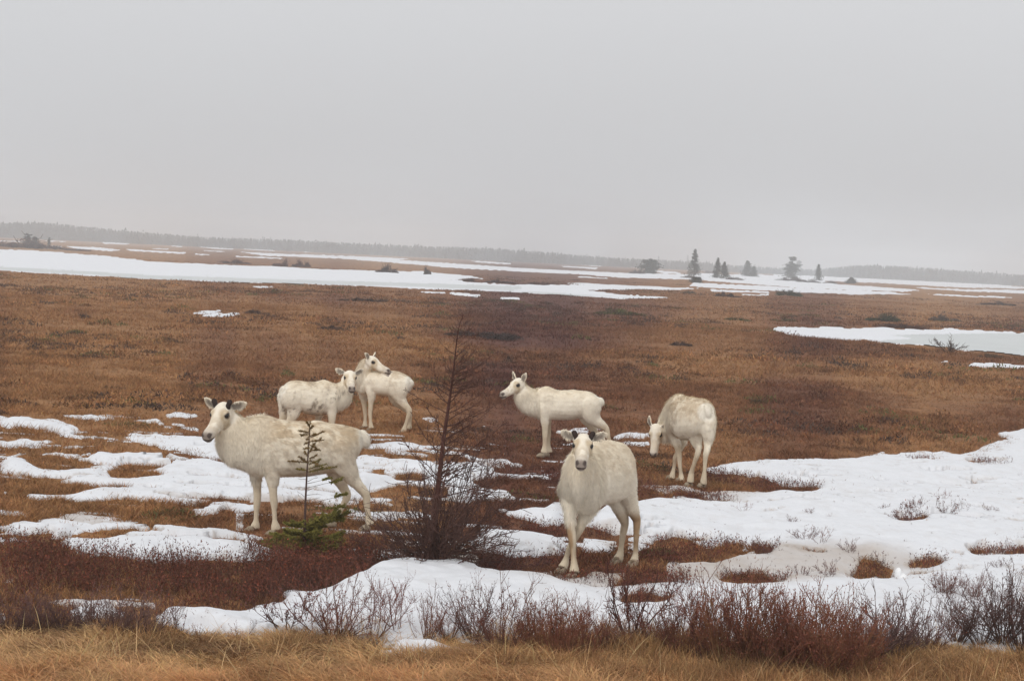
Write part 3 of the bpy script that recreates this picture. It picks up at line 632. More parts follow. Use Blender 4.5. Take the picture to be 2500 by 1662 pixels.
# 2 spotted one behind, facing right, head turned to the road
p0 = gp(757, 1094); P = planeP(Z2, p0[0], p0[1], .35)
D2 = dict(P=P, lat=(.35, -1, 0), heading=(1, .35, 0), org=orgof(P, 600, 900, 0), tan=.5, dirt=.85, neckx=.36, nfur=26000,
 trunk=T([((165, 700), (170, 860), .07), ((200, 640), (195, 940), .135), ((280, 575), (290, 1000), .185), ((400, 550), (400, 1020), .205), ((550, 560), (540, 1055), .22), ((680, 578), (680, 1068), .22),
   ((760, 560), (760, 1060), .205), ((830, 547), (840, 1050), .185), ((920, 570), (930, 1035), .165), ((1000, 590), (1050, 1000), .145), ((1050, 560), (1150, 940), .12), ((1080, 520), (1215, 850), .105), ((1100, 480), (1240, 740), .09), ((1130, 450), (1240, 640), .075)]),
 legs=[LEG(-.13, '900,800,.11 920,900,.10 935,1000,.075 935,1100,.058 928,1200,.045 920,1300,.038 915,1400,.028 915,1490,.034 918,1535,.042'),
       LEG(.12, '780,850,.10 760,960,.07 745,1060,.055 730,1140,.045 715,1230,.038 690,1340,.028 670,1430,.028 660,1490,.034 655,1530,.042'),
       LEG(-.10, '330,740,.17 350,860,.155 370,960,.12 350,1060,.085 310,1140,.062 265,1220,.046 255,1290,.04 275,1380,.030 295,1470,.032 310,1530,.042'),
       LEG(.10, '250,760,.14 240,900,.11 215,1010,.08 200,1090,.062 175,1180,.048 160,1240,.04 170,1340,.030 180,1430,.032 190,1500,.042')],
 tail=((200, 640), (175, 800), -.02, .05))
hb = P(1200, 490, -.03); D2['head'] = (hb, headdir(hb, (1243, 640), Z2, .37, -1)); D2['ears'] = ((1, .35, -.3), (1, .35, -.3))
make_caribou('caribou', 'caribou with dirty brown mottled flank, legs hidden behind the nearest caribou, looking at the viewer', D2, 22)
# 3 the far one of the pair, facing left and looking back over its shoulder
p0 = gp(930, 1050); P = planeP(Z2, p0[0], p0[1], -.35)
D3 = dict(P=P, lat=(.35, 1, 0), heading=(-1, .35, 0), org=orgof(P, 1750, 1000, 0), tan=.55, dirt=.15, neckx=.33, nfur=22000,
 trunk=T([((2135, 560), (2135, 640), .06), ((2105, 505), (2100, 720), .125), ((2030, 460), (2010, 790), .17), ((1920, 415), (1900, 790), .19), ((1800, 396), (1760, 775), .20), ((1680, 410), (1650, 762), .195),
   ((1560, 412), (1560, 755), .175), ((1460, 435), (1440, 760), .15), ((1380, 480), (1370, 745), .12), ((1320, 540), (1320, 700), .08)]),
 neck=[((1310, 640), (1530, 660), .12, -.02), ((1290, 540), (1530, 560), .115, -.04), ((1285, 440), (1520, 480), .10, -.06), ((1310, 350), (1510, 430), .09, -.08), ((1370, 270), (1520, 395), .08, -.09), ((1430, 215), (1560, 375), .07, -.10)],
 legs=[LEG(-.12, '1510,600,.10 1525,700,.085 1530,800,.06 1525,900,.044 1518,1000,.037 1515,1080,.033 1518,1160,.027 1524,1230,.032 1530,1275,.042'),
       LEG(.12, '1380,620,.10 1395,740,.07 1415,850,.048 1428,960,.037 1438,1050,.033 1438,1140,.027 1436,1200,.03 1434,1245,.042'),
       LEG(-.10, '1930,600,.16 1950,720,.145 1970,820,.10 2020,900,.07 2080,965,.052 2108,1015,.045 2085,1110,.034 2055,1210,.030 2030,1290,.036 2005,1345,.042'),
       LEG(.12, '1880,640,.14 1870,760,.11 1900,860,.08 1980,930,.058 2060,990,.046 2110,1050,.040 2120,1130,.030 2115,1200,.028 2110,1250,.034 2100,1285,.042')],
 tail=((2120, 540), (2135, 640), 0, .05))
hb = P(1510, 262, -.12); D3['head'] = (hb, headdir(hb, (1800, 365), Z2, .345, -1)); D3['ears'] = ((1, .75, -.2), (1, .75, -.2)); D3['necklat'] = (0.2, 1, 0)
make_caribou('caribou', 'farthest caribou, standing behind the mottled one and looking back over its shoulder in profile', D3, 33)
# 4 middle distance, white, facing left
p0 = gp(1336, 1111); P = planeP(Z3, p0[0], p0[1], .1)
D4 = dict(P=P, lat=(-.1, 1, 0), heading=(-1, -.1, 0), org=orgof(P, 1250, 1000, 0), tan=.16, dirt=.05, neckx=.42, nfur=26000,
 trunk=T([((1800, 500), (1795, 620), .05), ((1760, 470), (1765, 720), .12), ((1700, 430), (1700, 790), .165), ((1600, 385), (1600, 825), .19), ((1450, 355), (1450, 812), .205), ((1300, 350), (1290, 836), .22), ((1130, 348), (1130, 832), .22),
   ((1030, 328), (1010, 842), .205), ((930, 302), (900, 852), .185), ((840, 325), (810, 840), .16), ((760, 352), (710, 790), .14), ((700, 355), (600, 745), .12), ((640, 325), (500, 680), .105), ((590, 280), (430, 590), .095), ((555, 230), (395, 510), .08), ((525, 190), (390, 440), .065)]),
 legs=[LEG(-.12, '860,600,.10 880,720,.09 885,830,.066 890,930,.052 892,1030,.043 888,1110,.038 888,1200,.032 885,1290,.033 880,1350,.038 872,1400,.044'),
       LEG(.12, '900,700,.09 930,830,.055 945,930,.042 950,1030,.037 950,1110,.035 948,1200,.029 952,1290,.03 956,1350,.036 962,1390,.044'),
       LEG(-.10, '1620,560,.17 1640,680,.155 1670,780,.125 1740,870,.085 1830,940,.062 1900,990,.046 1925,1040,.042 1940,1120,.034 1962,1200,.030 1980,1290,.034 1990,1350,.044'),
       LEG(.12, '1560,640,.15 1570,760,.12 1620,880,.085 1680,980,.062 1730,1060,.048 1740,1110,.040 1725,1180,.030 1710,1270,.030 1700,1330,.034 1690,1375,.044')],
 tail=((1770, 500), (1835, 600), -.02, .058))
hb = P(470, 255, -.02); D4['head'] = (hb, headdir(hb, (150, 385), Z3, .365, -1)); D4['ears'] = ((.6, .9, -.15), (.6, .9, -.15))
make_caribou('caribou', 'pure white caribou in left profile at the middle of the herd, on the brown heath', D4, 44)
# 5 near right, walking at the viewer
P = depthP(Z5)
def LD(s): return [tuple(float(a) for a in q.split(',')) for q in s.split()]
D5 = dict(P=P, lat=(.87, -.5, 0), heading=(-.5, -.87, 0), org=np.array([at_depth(1455, 1380, 16.75)[0], 16.75, 0]), tan=.35, dirt=.05, legdark=.9, neckx=.22, nfur=46000, antler=.045,
 trunk=[((750, 245), (750, 560), .085, 17.25), ((730, 205), (730, 650), .145, 17.15), ((680, 188), (680, 725), .19, 17.02), ((610, 174), (615, 778), .19, 16.88), ((530, 184), (540, 800), .185, 16.75), ((450, 200), (450, 805), .19, 16.62),
   ((370, 240), (380, 800), .185, 16.48), ((305, 320), (315, 780), .155, 16.36), ((265, 420), (280, 720), .11, 16.27)],
 neck=[((430, 560), (250, 810), .20, 16.36), ((440, 430), (260, 760), .185, 16.26), ((420, 330), (285, 660), .155, 16.18), ((400, 260), (300, 520), .125, 16.14), ((385, 210), (320, 400), .10, 16.12), ((375, 170), (330, 310), .08, 16.12)],
 necklat=(1, 0, 0),
 mane=LD('345,330,.115,16.12 330,470,.125,16.1 325,600,.105,16.12 322,700,.07,16.16 320,790,.032,16.22'),
 legs=[LD('215,600,.10,16.38 225,720,.085,16.35 236,830,.068,16.32 240,930,.056,16.3 250,1030,.046,16.28 262,1120,.042,16.26 268,1200,.034,16.26 275,1300,.030,16.26 280,1380,.036,16.24 280,1440,.048,16.22'),
       LD('400,640,.12,16.5 400,760,.10,16.5 395,850,.074,16.46 365,950,.054,16.42 325,1040,.043,16.42 285,1110,.040,16.45 235,1200,.032,16.5 210,1280,.028,16.53 195,1340,.034,16.53 170,1400,.046,16.50'),
       LD('735,430,.15,17.1 768,560,.14,17.1 795,700,.105,17.08 835,830,.072,17.1 875,920,.048,17.15 880,970,.042,17.15 876,1060,.034,17.13 872,1150,.029,17.12 868,1250,.030,17.12 860,1310,.036,17.1 850,1350,.046,17.05'),
       LD('640,560,.13,17.2 670,700,.12,17.15 705,800,.09,17.1 745,900,.062,17.15 765,970,.046,17.2 755,1030,.042,17.22 740,1120,.033,17.22 730,1200,.030,17.22 718,1270,.036,17.2 695,1325,.048,17.15')])
hb = at_depth(368/3.92+1330, 205/3.92+1030, 16.02); D5['head'] = (hb, headdir(hb, (345, 375), Z5, .40, -1)); D5['ears'] = ((1, .30, -.3), (1, .30, -.3))
make_caribou('caribou', 'nearest caribou facing the viewer head on, small dark antler knobs, hooves in slush', D5, 55)
# 6 right, seen from behind, head down
P = depthP(Z4)
D6 = dict(P=P, lat=(.87, .5, 0), heading=(-.5, .87, 0), org=np.array([at_depth(1680, 1185, 23.7)[0], 23.7, 0]), tan=.4, dirt=.15, neckx=.33, nfur=26000,
 trunk=[((1010, 290), (1020, 560), .09, 23.12), ((985, 250), (990, 660), .145, 23.2), ((940, 222), (940, 740), .185, 23.3), ((880, 200), (870, 775), .205, 23.42), ((800, 186), (790, 800), .22, 23.56), ((720, 180), (715, 805), .22, 23.72), ((650, 160), (650, 795), .205, 23.88),
   ((600, 130), (600, 775), .18, 24.0), ((540, 160), (540, 755), .16, 24.12), ((480, 220), (485, 745), .14, 24.2), ((425, 290), (455, 780), .12, 24.25), ((370, 385), (420, 850), .105, 24.27), ((310, 500), (365, 850), .09, 24.27), ((265, 580), (300, 780), .07, 24.25)],
 legs=[LD('990,450,.14,23.22 1010,600,.135,23.2 1025,740,.10,23.2 1020,860,.066,23.2 1003,960,.046,23.15 985,1030,.040,23.15 975,1120,.032,23.18 967,1250,.028,23.2 958,1360,.034,23.22 952,1440,.044,23.25'),
       LD('830,560,.16,23.45 830,690,.14,23.45 845,800,.10,23.45 870,890,.066,23.42 876,960,.047,23.38 860,1020,.041,23.38 825,1120,.032,23.42 795,1210,.030,23.46 775,1290,.040,23.5 765,1360,.040,23.5 758,1430,.044,23.5'),
       LD('500,560,.11,24.1 520,700,.10,24.1 545,820,.070,24.08 575,930,.050,24.05 592,1030,.040,24.03 598,1110,.036,24.02 604,1200,.029,24.0 618,1300,.031,24.0 624,1370,.038,23.98 624,1425,.046,23.95'),
       LD('660,620,.10,24.25 660,760,.07,24.25 640,870,.052,24.22 595,960,.042,24.2 550,1030,.037,24.18 528,1080,.034,24.18 522,1160,.028,24.2 510,1240,.028,24.2 495,1310,.034,24.2 485,1370,.044,24.2')],
 tail=((985, 300), (1030, 470), 23.1, .055))
hb = at_depth(262/6.03+1560, 640/6.03+940, 24.2); D6['head'] = (hb, headdir(hb, (195, 1010), Z4, .36, -1)); D6['ears'] = ((1.0, .3, -1.0), (.4, .6, -1.2))
make_caribou('caribou', 'caribou seen from behind with lowered head, at the right edge of the herd', D6, 66)

# ------------------------------------------------------------------ grasses, sedge, heather (uncountable ground cover)
def fan_points(n, r0, r1, half=.31, rng=np.random):
    r = np.sqrt(rng.uniform(r0*r0, r1*r1, n)); t = rng.uniform(-half, half, n); return r*np.sin(t), r*np.cos(t)
def blades(x, y, z, h, wid, lean, colr, rng, seg=2, droop=.5, heading=None):
    """each blade: a bent strip of seg quads ending in a point"""
    n = len(x); a = rng.uniform(0, 2*math.pi, n) if heading is None else heading; d = np.stack([np.cos(a), np.sin(a), np.zeros(n)], -1)
    b = rng.uniform(0, math.pi, n); sd = np.stack([np.cos(b), np.sin(b), np.zeros(n)], -1)*wid[:, None]/2
    P0 = np.stack([x, y, z], -1); V = []
    for k in range(seg+1):
        t = k/seg; c = P0+d*(h*lean*t*(1+droop*t))[:, None]; c[:, 2] += h*t*np.sqrt(np.clip(1-lean*lean*.6, .1, 1))*(1-droop*.45*t*t)
        if k < seg: V += [c-sd*(1-.6*t), c+sd*(1-.6*t)]
        else: V += [c]
    m_ = 2*seg+1; VV = np.stack(V, 1).reshape(-1, 3); base = np.arange(n)[:, None]*m_
    q = [base+np.array([2*k, 2*k+1, 2*k+3, 2*k+2])[None] for k in range(seg-1)]
    t3 = base+np.array([2*seg-2, 2*seg-1, 2*seg])[None]
    cc = np.repeat(colr, m_, axis=0)
    return VV, (np.vstack(q) if q else np.zeros((0, 4), int)), t3, cc
def build_blades(name, parts, mat=None):
    Vs, Qs, Ts, Cs, off = [], [], [], [], 0
    for V, q, t, c in parts:
        Vs.append(V); Qs.append(q+off); Ts.append(t+off); Cs.append(c); off += len(V)
    nr_ = None
    return mesh_np(name, np.vstack(Vs), [np.vstack(Ts), np.vstack(Qs)], np.clip(np.vstack(Cs), 0, 1), mat or M_veg, smooth=False)
rng = np.random.RandomState(5)
def clumped(x, y, spread, k, rng):
    n = len(x); X = np.repeat(x, k)+rng.normal(0, 1, n*k)*np.repeat(spread, k); Y = np.repeat(y, k)+rng.normal(0, 1, n*k)*np.repeat(spread, k); return X, Y
def jitter(c, rng, a=.25):
    n = len(c); return c*(1+rng.uniform(-a, a, n))[:, None]*(1+rng.uniform(-.08, .08, (n, 3)))
def keep_brown(x, y, lim=.5):
    m = snow_mask(x, y); return m < lim
# heath sedge and dwarf heather
parts = []
for (r0, r1, nclump, k, h, wd, spr) in ((13.2, 24, 18000, 26, .088, .0062, .05), (24, 45, 28000, 13, .11, .012, .09), (45, 90, 44000, 6, .15, .024, .17), (90, 200, 42000, 4, .13, .06, .4)):
    x, y = fan_points(nclump, r0, r1, .30, rng); kk = keep_brown(x, y, .62) & (ice_mask(x, y) < .5); x, y = x[kk], y[kk]
    big = fbm(x/(.9*r0/14), y/(.9*r0/14), o=3, s=91)
    kk = rng.uniform(0, 1, len(x)) < .35+1.3*(big-.25); x, y, big = x[kk], y[kk], big[kk]
    X, Y = clumped(x, y, np.full(len(x), spr), k, rng); hs_ = np.repeat(h*(.45+1.3*big), k)*rng.uniform(.45, 1.25, len(X))
    mm_ = snow_mask(X, Y); kk = (mm_ < .56) | ((mm_ < .95) & (rng.uniform(0, 1, len(X)) < .17)); X, Y, hs_ = X[kk], Y[kk], hs_[kk]
    ja = .45 if r0 < 24 else .3 if r0 < 45 else .16; cl_ = np.repeat(rng.uniform(1-ja, 1+ja, len(x)), k)[kk]; c = jitter(earth(X, Y)*1.08*cl_[:, None], rng, ja)
    parts.append(blades(X, Y, ground_z(X, Y)-.01, hs_, np.full(len(X), wd)*rng.uniform(.6, 1.3, len(X)), rng.uniform(.2, 1.0, len(X)), c, rng, seg=2 if r0 < 24 else 1))
n = 60000; x, y = fan_points(n, 13.4, 34, .29, rng); m_ = snow_mask(x, y); bb = samp(MB_, *proj(x, y, 0.0)); kk = (m_ > .5) & (rng.uniform(0, 1, n) < np.clip(1.0-bb, 0, 1)*1.1) & (fbm(x/.3, y/.3, o=2, s=151) > .5); x, y = x[kk], y[kk]
X, Y = clumped(x, y, np.full(len(x), .03), 4, rng); parts.append(blades(X, Y, snow_top(X, Y)-.01, rng.uniform(.02, .075, len(X)), np.full(len(X), .005), rng.uniform(.2, 1, len(X)), jitter(earth(X, Y)*1.1, rng, .4), rng, seg=2))
hx_, hy_ = np.array(HOOVES).T; x = np.repeat(hx_, 34)+rng.normal(0, .075, len(hx_)*34); y = np.repeat(hy_, 34)-.02+rng.normal(0, .06, len(hx_)*34); X, Y = clumped(x, y, np.full(len(x), .015), 5, rng)
parts.append(blades(X, Y, snow_top(X, Y)-.015, rng.uniform(.02, .085, len(X)), np.full(len(X), .006), rng.uniform(.1, .9, len(X)), jitter(earth(X, Y)*.95, rng, .4), rng, seg=2))
o = build_blades('heath_sedge', parts); tag(o, 'brown and rusty dry sedge and heather covering the open bog', 'ground cover', kind='stuff')
# straw grass along the bottom edge
n = 5200; x = rng.uniform(-4.6, 4.8, n); y = rng.uniform(11.2, 14.6, n)
u, v = proj(x, y, 0.0); edge = 1548+26*(fbm(x/1.1, y*0, o=3, s=93)-.5)*2
edge = edge+np.interp(u, [0, 400, 700, 1000, 1300, 1700, 2100, 2500], [-12, -6, 22, 22, 30, 60, 30, 36])
kk = (v > edge) & ~((u > 930) & (u < 1195) & (v > 1566) & (v < 1598) & (rng.uniform(0, 1, n) < .93)); x, y = x[kk], y[kk]
X, Y = clumped(x, y, rng.uniform(.02, .07, len(x)), 44, rng); nb = len(X)
hd = np.repeat(fbm(x/.5, y/.5, o=2, s=94)*7, 44)+rng.normal(0, 1.1, nb)
big = np.repeat(fbm(x/.35, y/.35, o=2, s=95), 44)
hh = (.06+.17*big)*rng.uniform(.5, 1.35, nb)
c0 = np.array([.66, .41, .19]); c1 = np.array([.24, .125, .058]); c2 = np.array([.48, .235, .10])
t = np.clip(fbm(X/.3, Y/.3, o=3, s=96)*2.6-.8+rng.normal(0, .25, nb), 0, 1)[:, None]; c = c1*(1-t)+c0*t
uu, vv = proj(X, Y, 0.0); t2 = np.clip(sstep(1600, 1662, vv)*.8*fbm(X/.6, Y/.6, o=2, s=97)*1.7, 0, 1)[:, None]; c = c*(1-t2)+c2*1.15*t2
parts = [blades(X, Y, ground_z(X, Y)-.01, hh, np.full(nb, .0052), rng.uniform(.35, 1.0, nb), jitter(c, rng, .3), rng, seg=3, droop=.9, heading=hd)]
n = 900; xs = rng.uniform(-4.4, 4.5, n); ys = rng.uniform(11.6, 14.0, n); kk = proj(xs, ys)[1] > 1560; xs, ys = xs[kk], ys[kk]
parts.append(blades(xs, ys, ground_z(xs, ys), rng.uniform(.18, .36, len(xs)), np.full(len(xs), .005), rng.uniform(.1, .9, len(xs)), jitter(np.tile([.52, .36, .18], (len(xs), 1)), rng, .2), rng, seg=3, droop=.4))
n = 2600; x = rng.uniform(-4.4, 4.7, n); y = rng.uniform(12.1, 13.9, n); u, v = proj(x, y, 0.0)
kk = (fbm(x/.5, y/.5, o=2, s=120)+.25*sstep(1150, 1500, u)-.2*sstep(1100, 700, u)*sstep(300, 500, u) > .52) & (v > 1535) & ~((u > 930) & (u < 1195) & (v > 1560) & (v < 1604)); x, y = x[kk], y[kk]
X, Y = clumped(x, y, rng.uniform(.02, .06, len(x)), 20, rng); nb = len(X); hh = rng.uniform(.08, .26, nb)
parts.append(blades(X, Y, ground_z(X, Y)-.01, hh, np.full(nb, .0045), rng.uniform(.05, .6, nb), jitter(np.tile([.34, .19, .085], (nb, 1))*np.repeat(rng.uniform(.6, 1.4, len(x)), 20)[:, None], rng, .35), rng, seg=2, droop=.5))
o = build_blades('straw_grass', parts); tag(o, 'matted golden straw grass along the bottom edge of the picture', 'grass', kind='stuff')
# low leafy heather: wiry stems with small leaves
def heather(name, label, polys, dens, h, colr, leafc, rngs=3, lim=2.0, leafn=6):
    parts = []
    for z, s, dk in polys:
        pp = P2(z, s); A = np.zeros((NV, NU)); raster(A, pp, 1)
        G = np.array([gp(u, v) for u, v in pp]); x0, x1, y0, y1 = G[:, 0].min(), G[:, 0].max(), G[:, 1].min(), G[:, 1].max()
        n = int((x1-x0)*(y1-y0)*dens*dk); x = rng.uniform(x0, x1, n); y = rng.uniform(y0, y1, n)
        u_, v_ = proj(x, y); kk = (samp(A, u_+rng.normal(0, 6, n), v_+rng.normal(0, 3, n)) > .5) & (snow_mask(x, y) < lim) & (fbm(x/.25, y/.25, o=2, s=98) > rng.uniform(.2, .55, n)); x, y = x[kk], y[kk]
        if not len(x): continue
        zt = snow_top(x, y)-.01; hh = h*(.5+fbm(x/.4, y/.4, o=2, s=99))*rng.uniform(.5, 1.25, len(x)); n = len(x)
        a = rng.uniform(0, 2*math.pi, n); ln = rng.uniform(.1, .7, n); d = np.stack([np.cos(a)*ln, np.sin(a)*ln, np.ones(n)], -1); d /= np.linalg.norm(d, axis=1)[:, None]
        P0 = np.stack([x, y, zt], -1); b = rng.uniform(0, math.pi, n); sd = np.stack([np.cos(b), np.sin(b), 0*b], -1)*.0022
        VV = np.stack([P0-sd, P0+sd, P0+d*hh[:, None]], 1).reshape(-1, 3)
        parts.append((VV, np.zeros((0, 4), int), np.arange(n*3).reshape(-1, 3), np.repeat(jitter(np.tile(colr, (n, 1)), rng, .3), 3, axis=0)))
        k = leafn; t = rng.uniform(.25, 1.0, (n, k)); c = (P0[:, None]+d[:, None]*(hh[:, None]*t)[..., None]).reshape(-1, 3)+rng.normal(0, .006, (n*k, 3))
        e1 = rng.normal(0, 1, (n*k, 3)); e1[:, 2] = np.abs(e1[:, 2])+.5; e1 /= np.linalg.norm(e1, axis=1)[:, None]; e2 = np.cross(e1, rng.normal(0, 1, (n*k, 3))); e2 /= np.linalg.norm(e2, axis=1)[:, None]
        L_ = rng.uniform(.012, .028, n*k)[:, None]; VV = np.stack([c-e2*L_*.2, c+e2*L_*.2, c+e1*L_], 1).reshape(-1, 3)
        patchc = (.7+.7*fbm(np.repeat(x, k)/.35, np.repeat(y, k)/.35, o=2, s=101))[:, None]
        lc = np.tile(leafc, (n*k, 1))*patchc
        hot = (rng.uniform(0, 1, n*k) < .12)[:, None]; lc = np.where(hot, np.array([.26, .075, .04]), lc)
        parts.append((VV, np.zeros((0, 4), int), np.arange(n*k*3).reshape(-1, 3), np.repeat(jitter(lc, rng, .35), 3, axis=0)))
    o = build_blades(name, parts); tag(o, label, 'heather', kind='stuff'); return o
heather('red_heather', 'dense wine red leafy heather in a band below the snow at lower left',
 [(ZA, '0,805 250,815 400,870 650,900 850,915 1200,920 1480,905 1560,880 1720,870 1900,880 2010,890 2010,985 1850,1055 1750,1085 1500,1090 1560,1130 1400,1160 1200,1190 1000,1175 850,1150 700,1085 480,1100 300,1105 100,1080 0,1010', 1),
  (ZB, '0,130 600,130 830,160 900,215 700,290 480,370 250,380 0,480', 1),
  (ZA, '0,1050 120,1040 200,1100 300,1200 700,1230 1020,1270 1000,1300 600,1300 300,1290 0,1290', .35)], 1250, .19, (.10, .055, .04), (.145, .052, .034), leafn=5)
heather('twiggy_heather', 'reddish twiggy dwarf heather scattered in the slush around the near caribou and the islands on the right',
 [(ZK, '450,1060 760,1060 900,1180 1300,1200 1500,1300 1450,1400 700,1470 480,1400', .45), (ZK, '1250,1150 1898,1050 1898,1200 1500,1250 1400,1260', .8), (ZK, '1130,1300 1400,1250 1700,1330 1898,1400 1898,1500 1500,1500 1200,1440', 1),
  (ZC, '340,540 430,450 600,450 750,480 900,470 900,500 780,540 760,575 600,585 400,585', .8), (ZC, '920,490 1070,490 1060,530 960,545', .7), (ZC, '1510,560 1600,575 1690,610 1650,640 1450,665 1480,620', .5),
  (ZC, '1740,590 1850,555 1960,580 1900,605 1760,610', .8), (ZC, '2060,525 2200,515 2359,505 2359,550 2100,555', .8), (ZC, '760,640 1000,620 1130,650 1100,690 950,700 800,690', .8), (ZC, '210,790 260,740 400,740 600,770 500,790 300,800', 1),
  (ZC, '1680,330 1850,340 1840,388 1690,388', .7), (ZC, '330,195 700,225 860,255 780,268 450,258 330,270', 1), (ZC, '330,160 440,170 430,200 330,195', .7), (ZC, '1850,345 2080,345 2080,365 1880,372', .3),
  (ZC, '700,90 900,120 1100,160 1290,175 1280,200 1050,215 900,180 700,150', .7), (ZC, '1700,30 1900,38 1890,55 1760,50', .4), (ZC, '2050,45 2300,65 2280,80 2100,70', .4),
  (ZL, '1380,1160 1700,1230 1900,1320 2359,1310 2359,1400 1900,1440 1600,1480 1450,1400', .6), (ZL, '0,1100 300,1000 900,1120 1100,1380 300,1480 0,1480', .35), (ZK, '200,800 600,810 600,925 100,950', .8), (ZK, '760,855 1050,870 1060,930 880,945', .8)],
 1100, .11, (.085, .045, .038), (.125, .045, .032), leafn=4)

# dwarf shrub cushions and tussocks that break up the open heath
def cushions():
    parts = []
    for (n, r0, r1, tri, w0, h0, cs) in ((520, 17, 30, 190, .26, .13, .02), (900, 30, 55, 110, .42, .17, .035), (1500, 55, 120, 70, .7, .20, .055), (1500, 120, 260, 40, 1.2, .14, .07)):
        x, y = fan_points(n, r0, r1, .30, rng); kk = (snow_mask(x, y) < .3) & (ice_mask(x, y) < .3) & (snow_mask(x, y-w0*2) < .3) & (snow_mask(x, y+w0*2.5) < .3) & (fbm(x/(r0*.12), y/(r0*.2), o=3, s=131) > .47); x, y = x[kk], y[kk]; m_ = len(x)
        w = w0*rng.uniform(.4, 1.4, m_); h = h0*rng.uniform(.4, 1.2, m_); hue = rng.uniform(0, 1, m_); e = earth(x, y)
        base = np.where((hue < .45)[:, None], e*.62+np.array([.012, .004, .004]), np.where((hue < .75)[:, None], e*1.35, np.where((hue < .93)[:, None], np.array([.085, .055, .042]), np.array([.13, .12, .045]))))
        X = np.repeat(x, tri); Y = np.repeat(y, tri); W = np.repeat(w, tri); Hh = np.repeat(h, tri); a = rng.uniform(0, 6.283, m_*tri); r = np.sqrt(rng.uniform(0, 1, m_*tri)); asp = np.repeat(rng.uniform(.7, 1.6, m_), tri)
        px_ = X+np.cos(a)*r*W*asp; py_ = Y+np.sin(a)*r*W; lob = fbm(px_/w0*1.7, py_/w0*1.7, o=2, s=133); pz = ground_z(px_, py_)+Hh*(1-r*r)*(.3+1.2*lob)*rng.uniform(.2, 1, m_*tri)
        p = np.stack([px_, py_, pz], -1); d = rng.normal(0, 1, p.shape); d[:, 2] = np.abs(d[:, 2])+.7; d /= np.linalg.norm(d, axis=1)[:, None]; sd = np.cross(d, rng.normal(0, 1, p.shape)); sd /= np.linalg.norm(sd, axis=1)[:, None]
        L_ = (cs*1.6*rng.uniform(.5, 1.5, m_*tri))[:, None]; VV = np.stack([p-sd*L_*.22, p+sd*L_*.22, p+d*L_], 1).reshape(-1, 3)
        parts.append((VV, np.zeros((0, 4), int), np.arange(len(p)*3).reshape(-1, 3), np.repeat(jitter(np.repeat(base, tri, axis=0), rng, .35), 3, axis=0)))
    o = build_blades('dwarf_shrub_cushions', parts); tag(o, 'low rusty and grey dwarf shrub cushions strewn over the open heath', 'ground cover', kind='stuff')
cushions()

# bits of leaf and stem blown onto the snow
n = 16000; x, y = fan_points(n, 13.3, 26, .29, rng); m_ = snow_mask(x, y); kk = (m_ > .55) & (rng.uniform(0, 1, n) < np.where(m_ < .9, .9, .22)) & (fbm(x/.7, y/.7, o=3, s=141) > rng.uniform(.3, .65, n)); x, y = x[kk], y[kk]; n = len(x)
z = snow_top(x, y)+.003; a = rng.uniform(0, 6.283, n); l_ = rng.uniform(.006, .035, n); w_ = rng.uniform(.003, .007, n); d = np.stack([np.cos(a), np.sin(a), rng.uniform(-.1, .5, n)], -1); sd = np.stack([-np.sin(a), np.cos(a), 0*a], -1); p = np.stack([x, y, z], -1)
VV = np.stack([p-sd*w_[:, None], p+sd*w_[:, None], p+d*l_[:, None]], 1).reshape(-1, 3)
o = build_blades('snow_litter', [(VV, np.zeros((0, 4), int), np.arange(3*n).reshape(-1, 3), np.repeat(jitter(np.tile([.20, .12, .075], (n, 1)), rng, .4), 3, axis=0))]); tag(o, 'scraps of dead leaf and stem lying on the old snow', 'plant litter', kind='stuff')

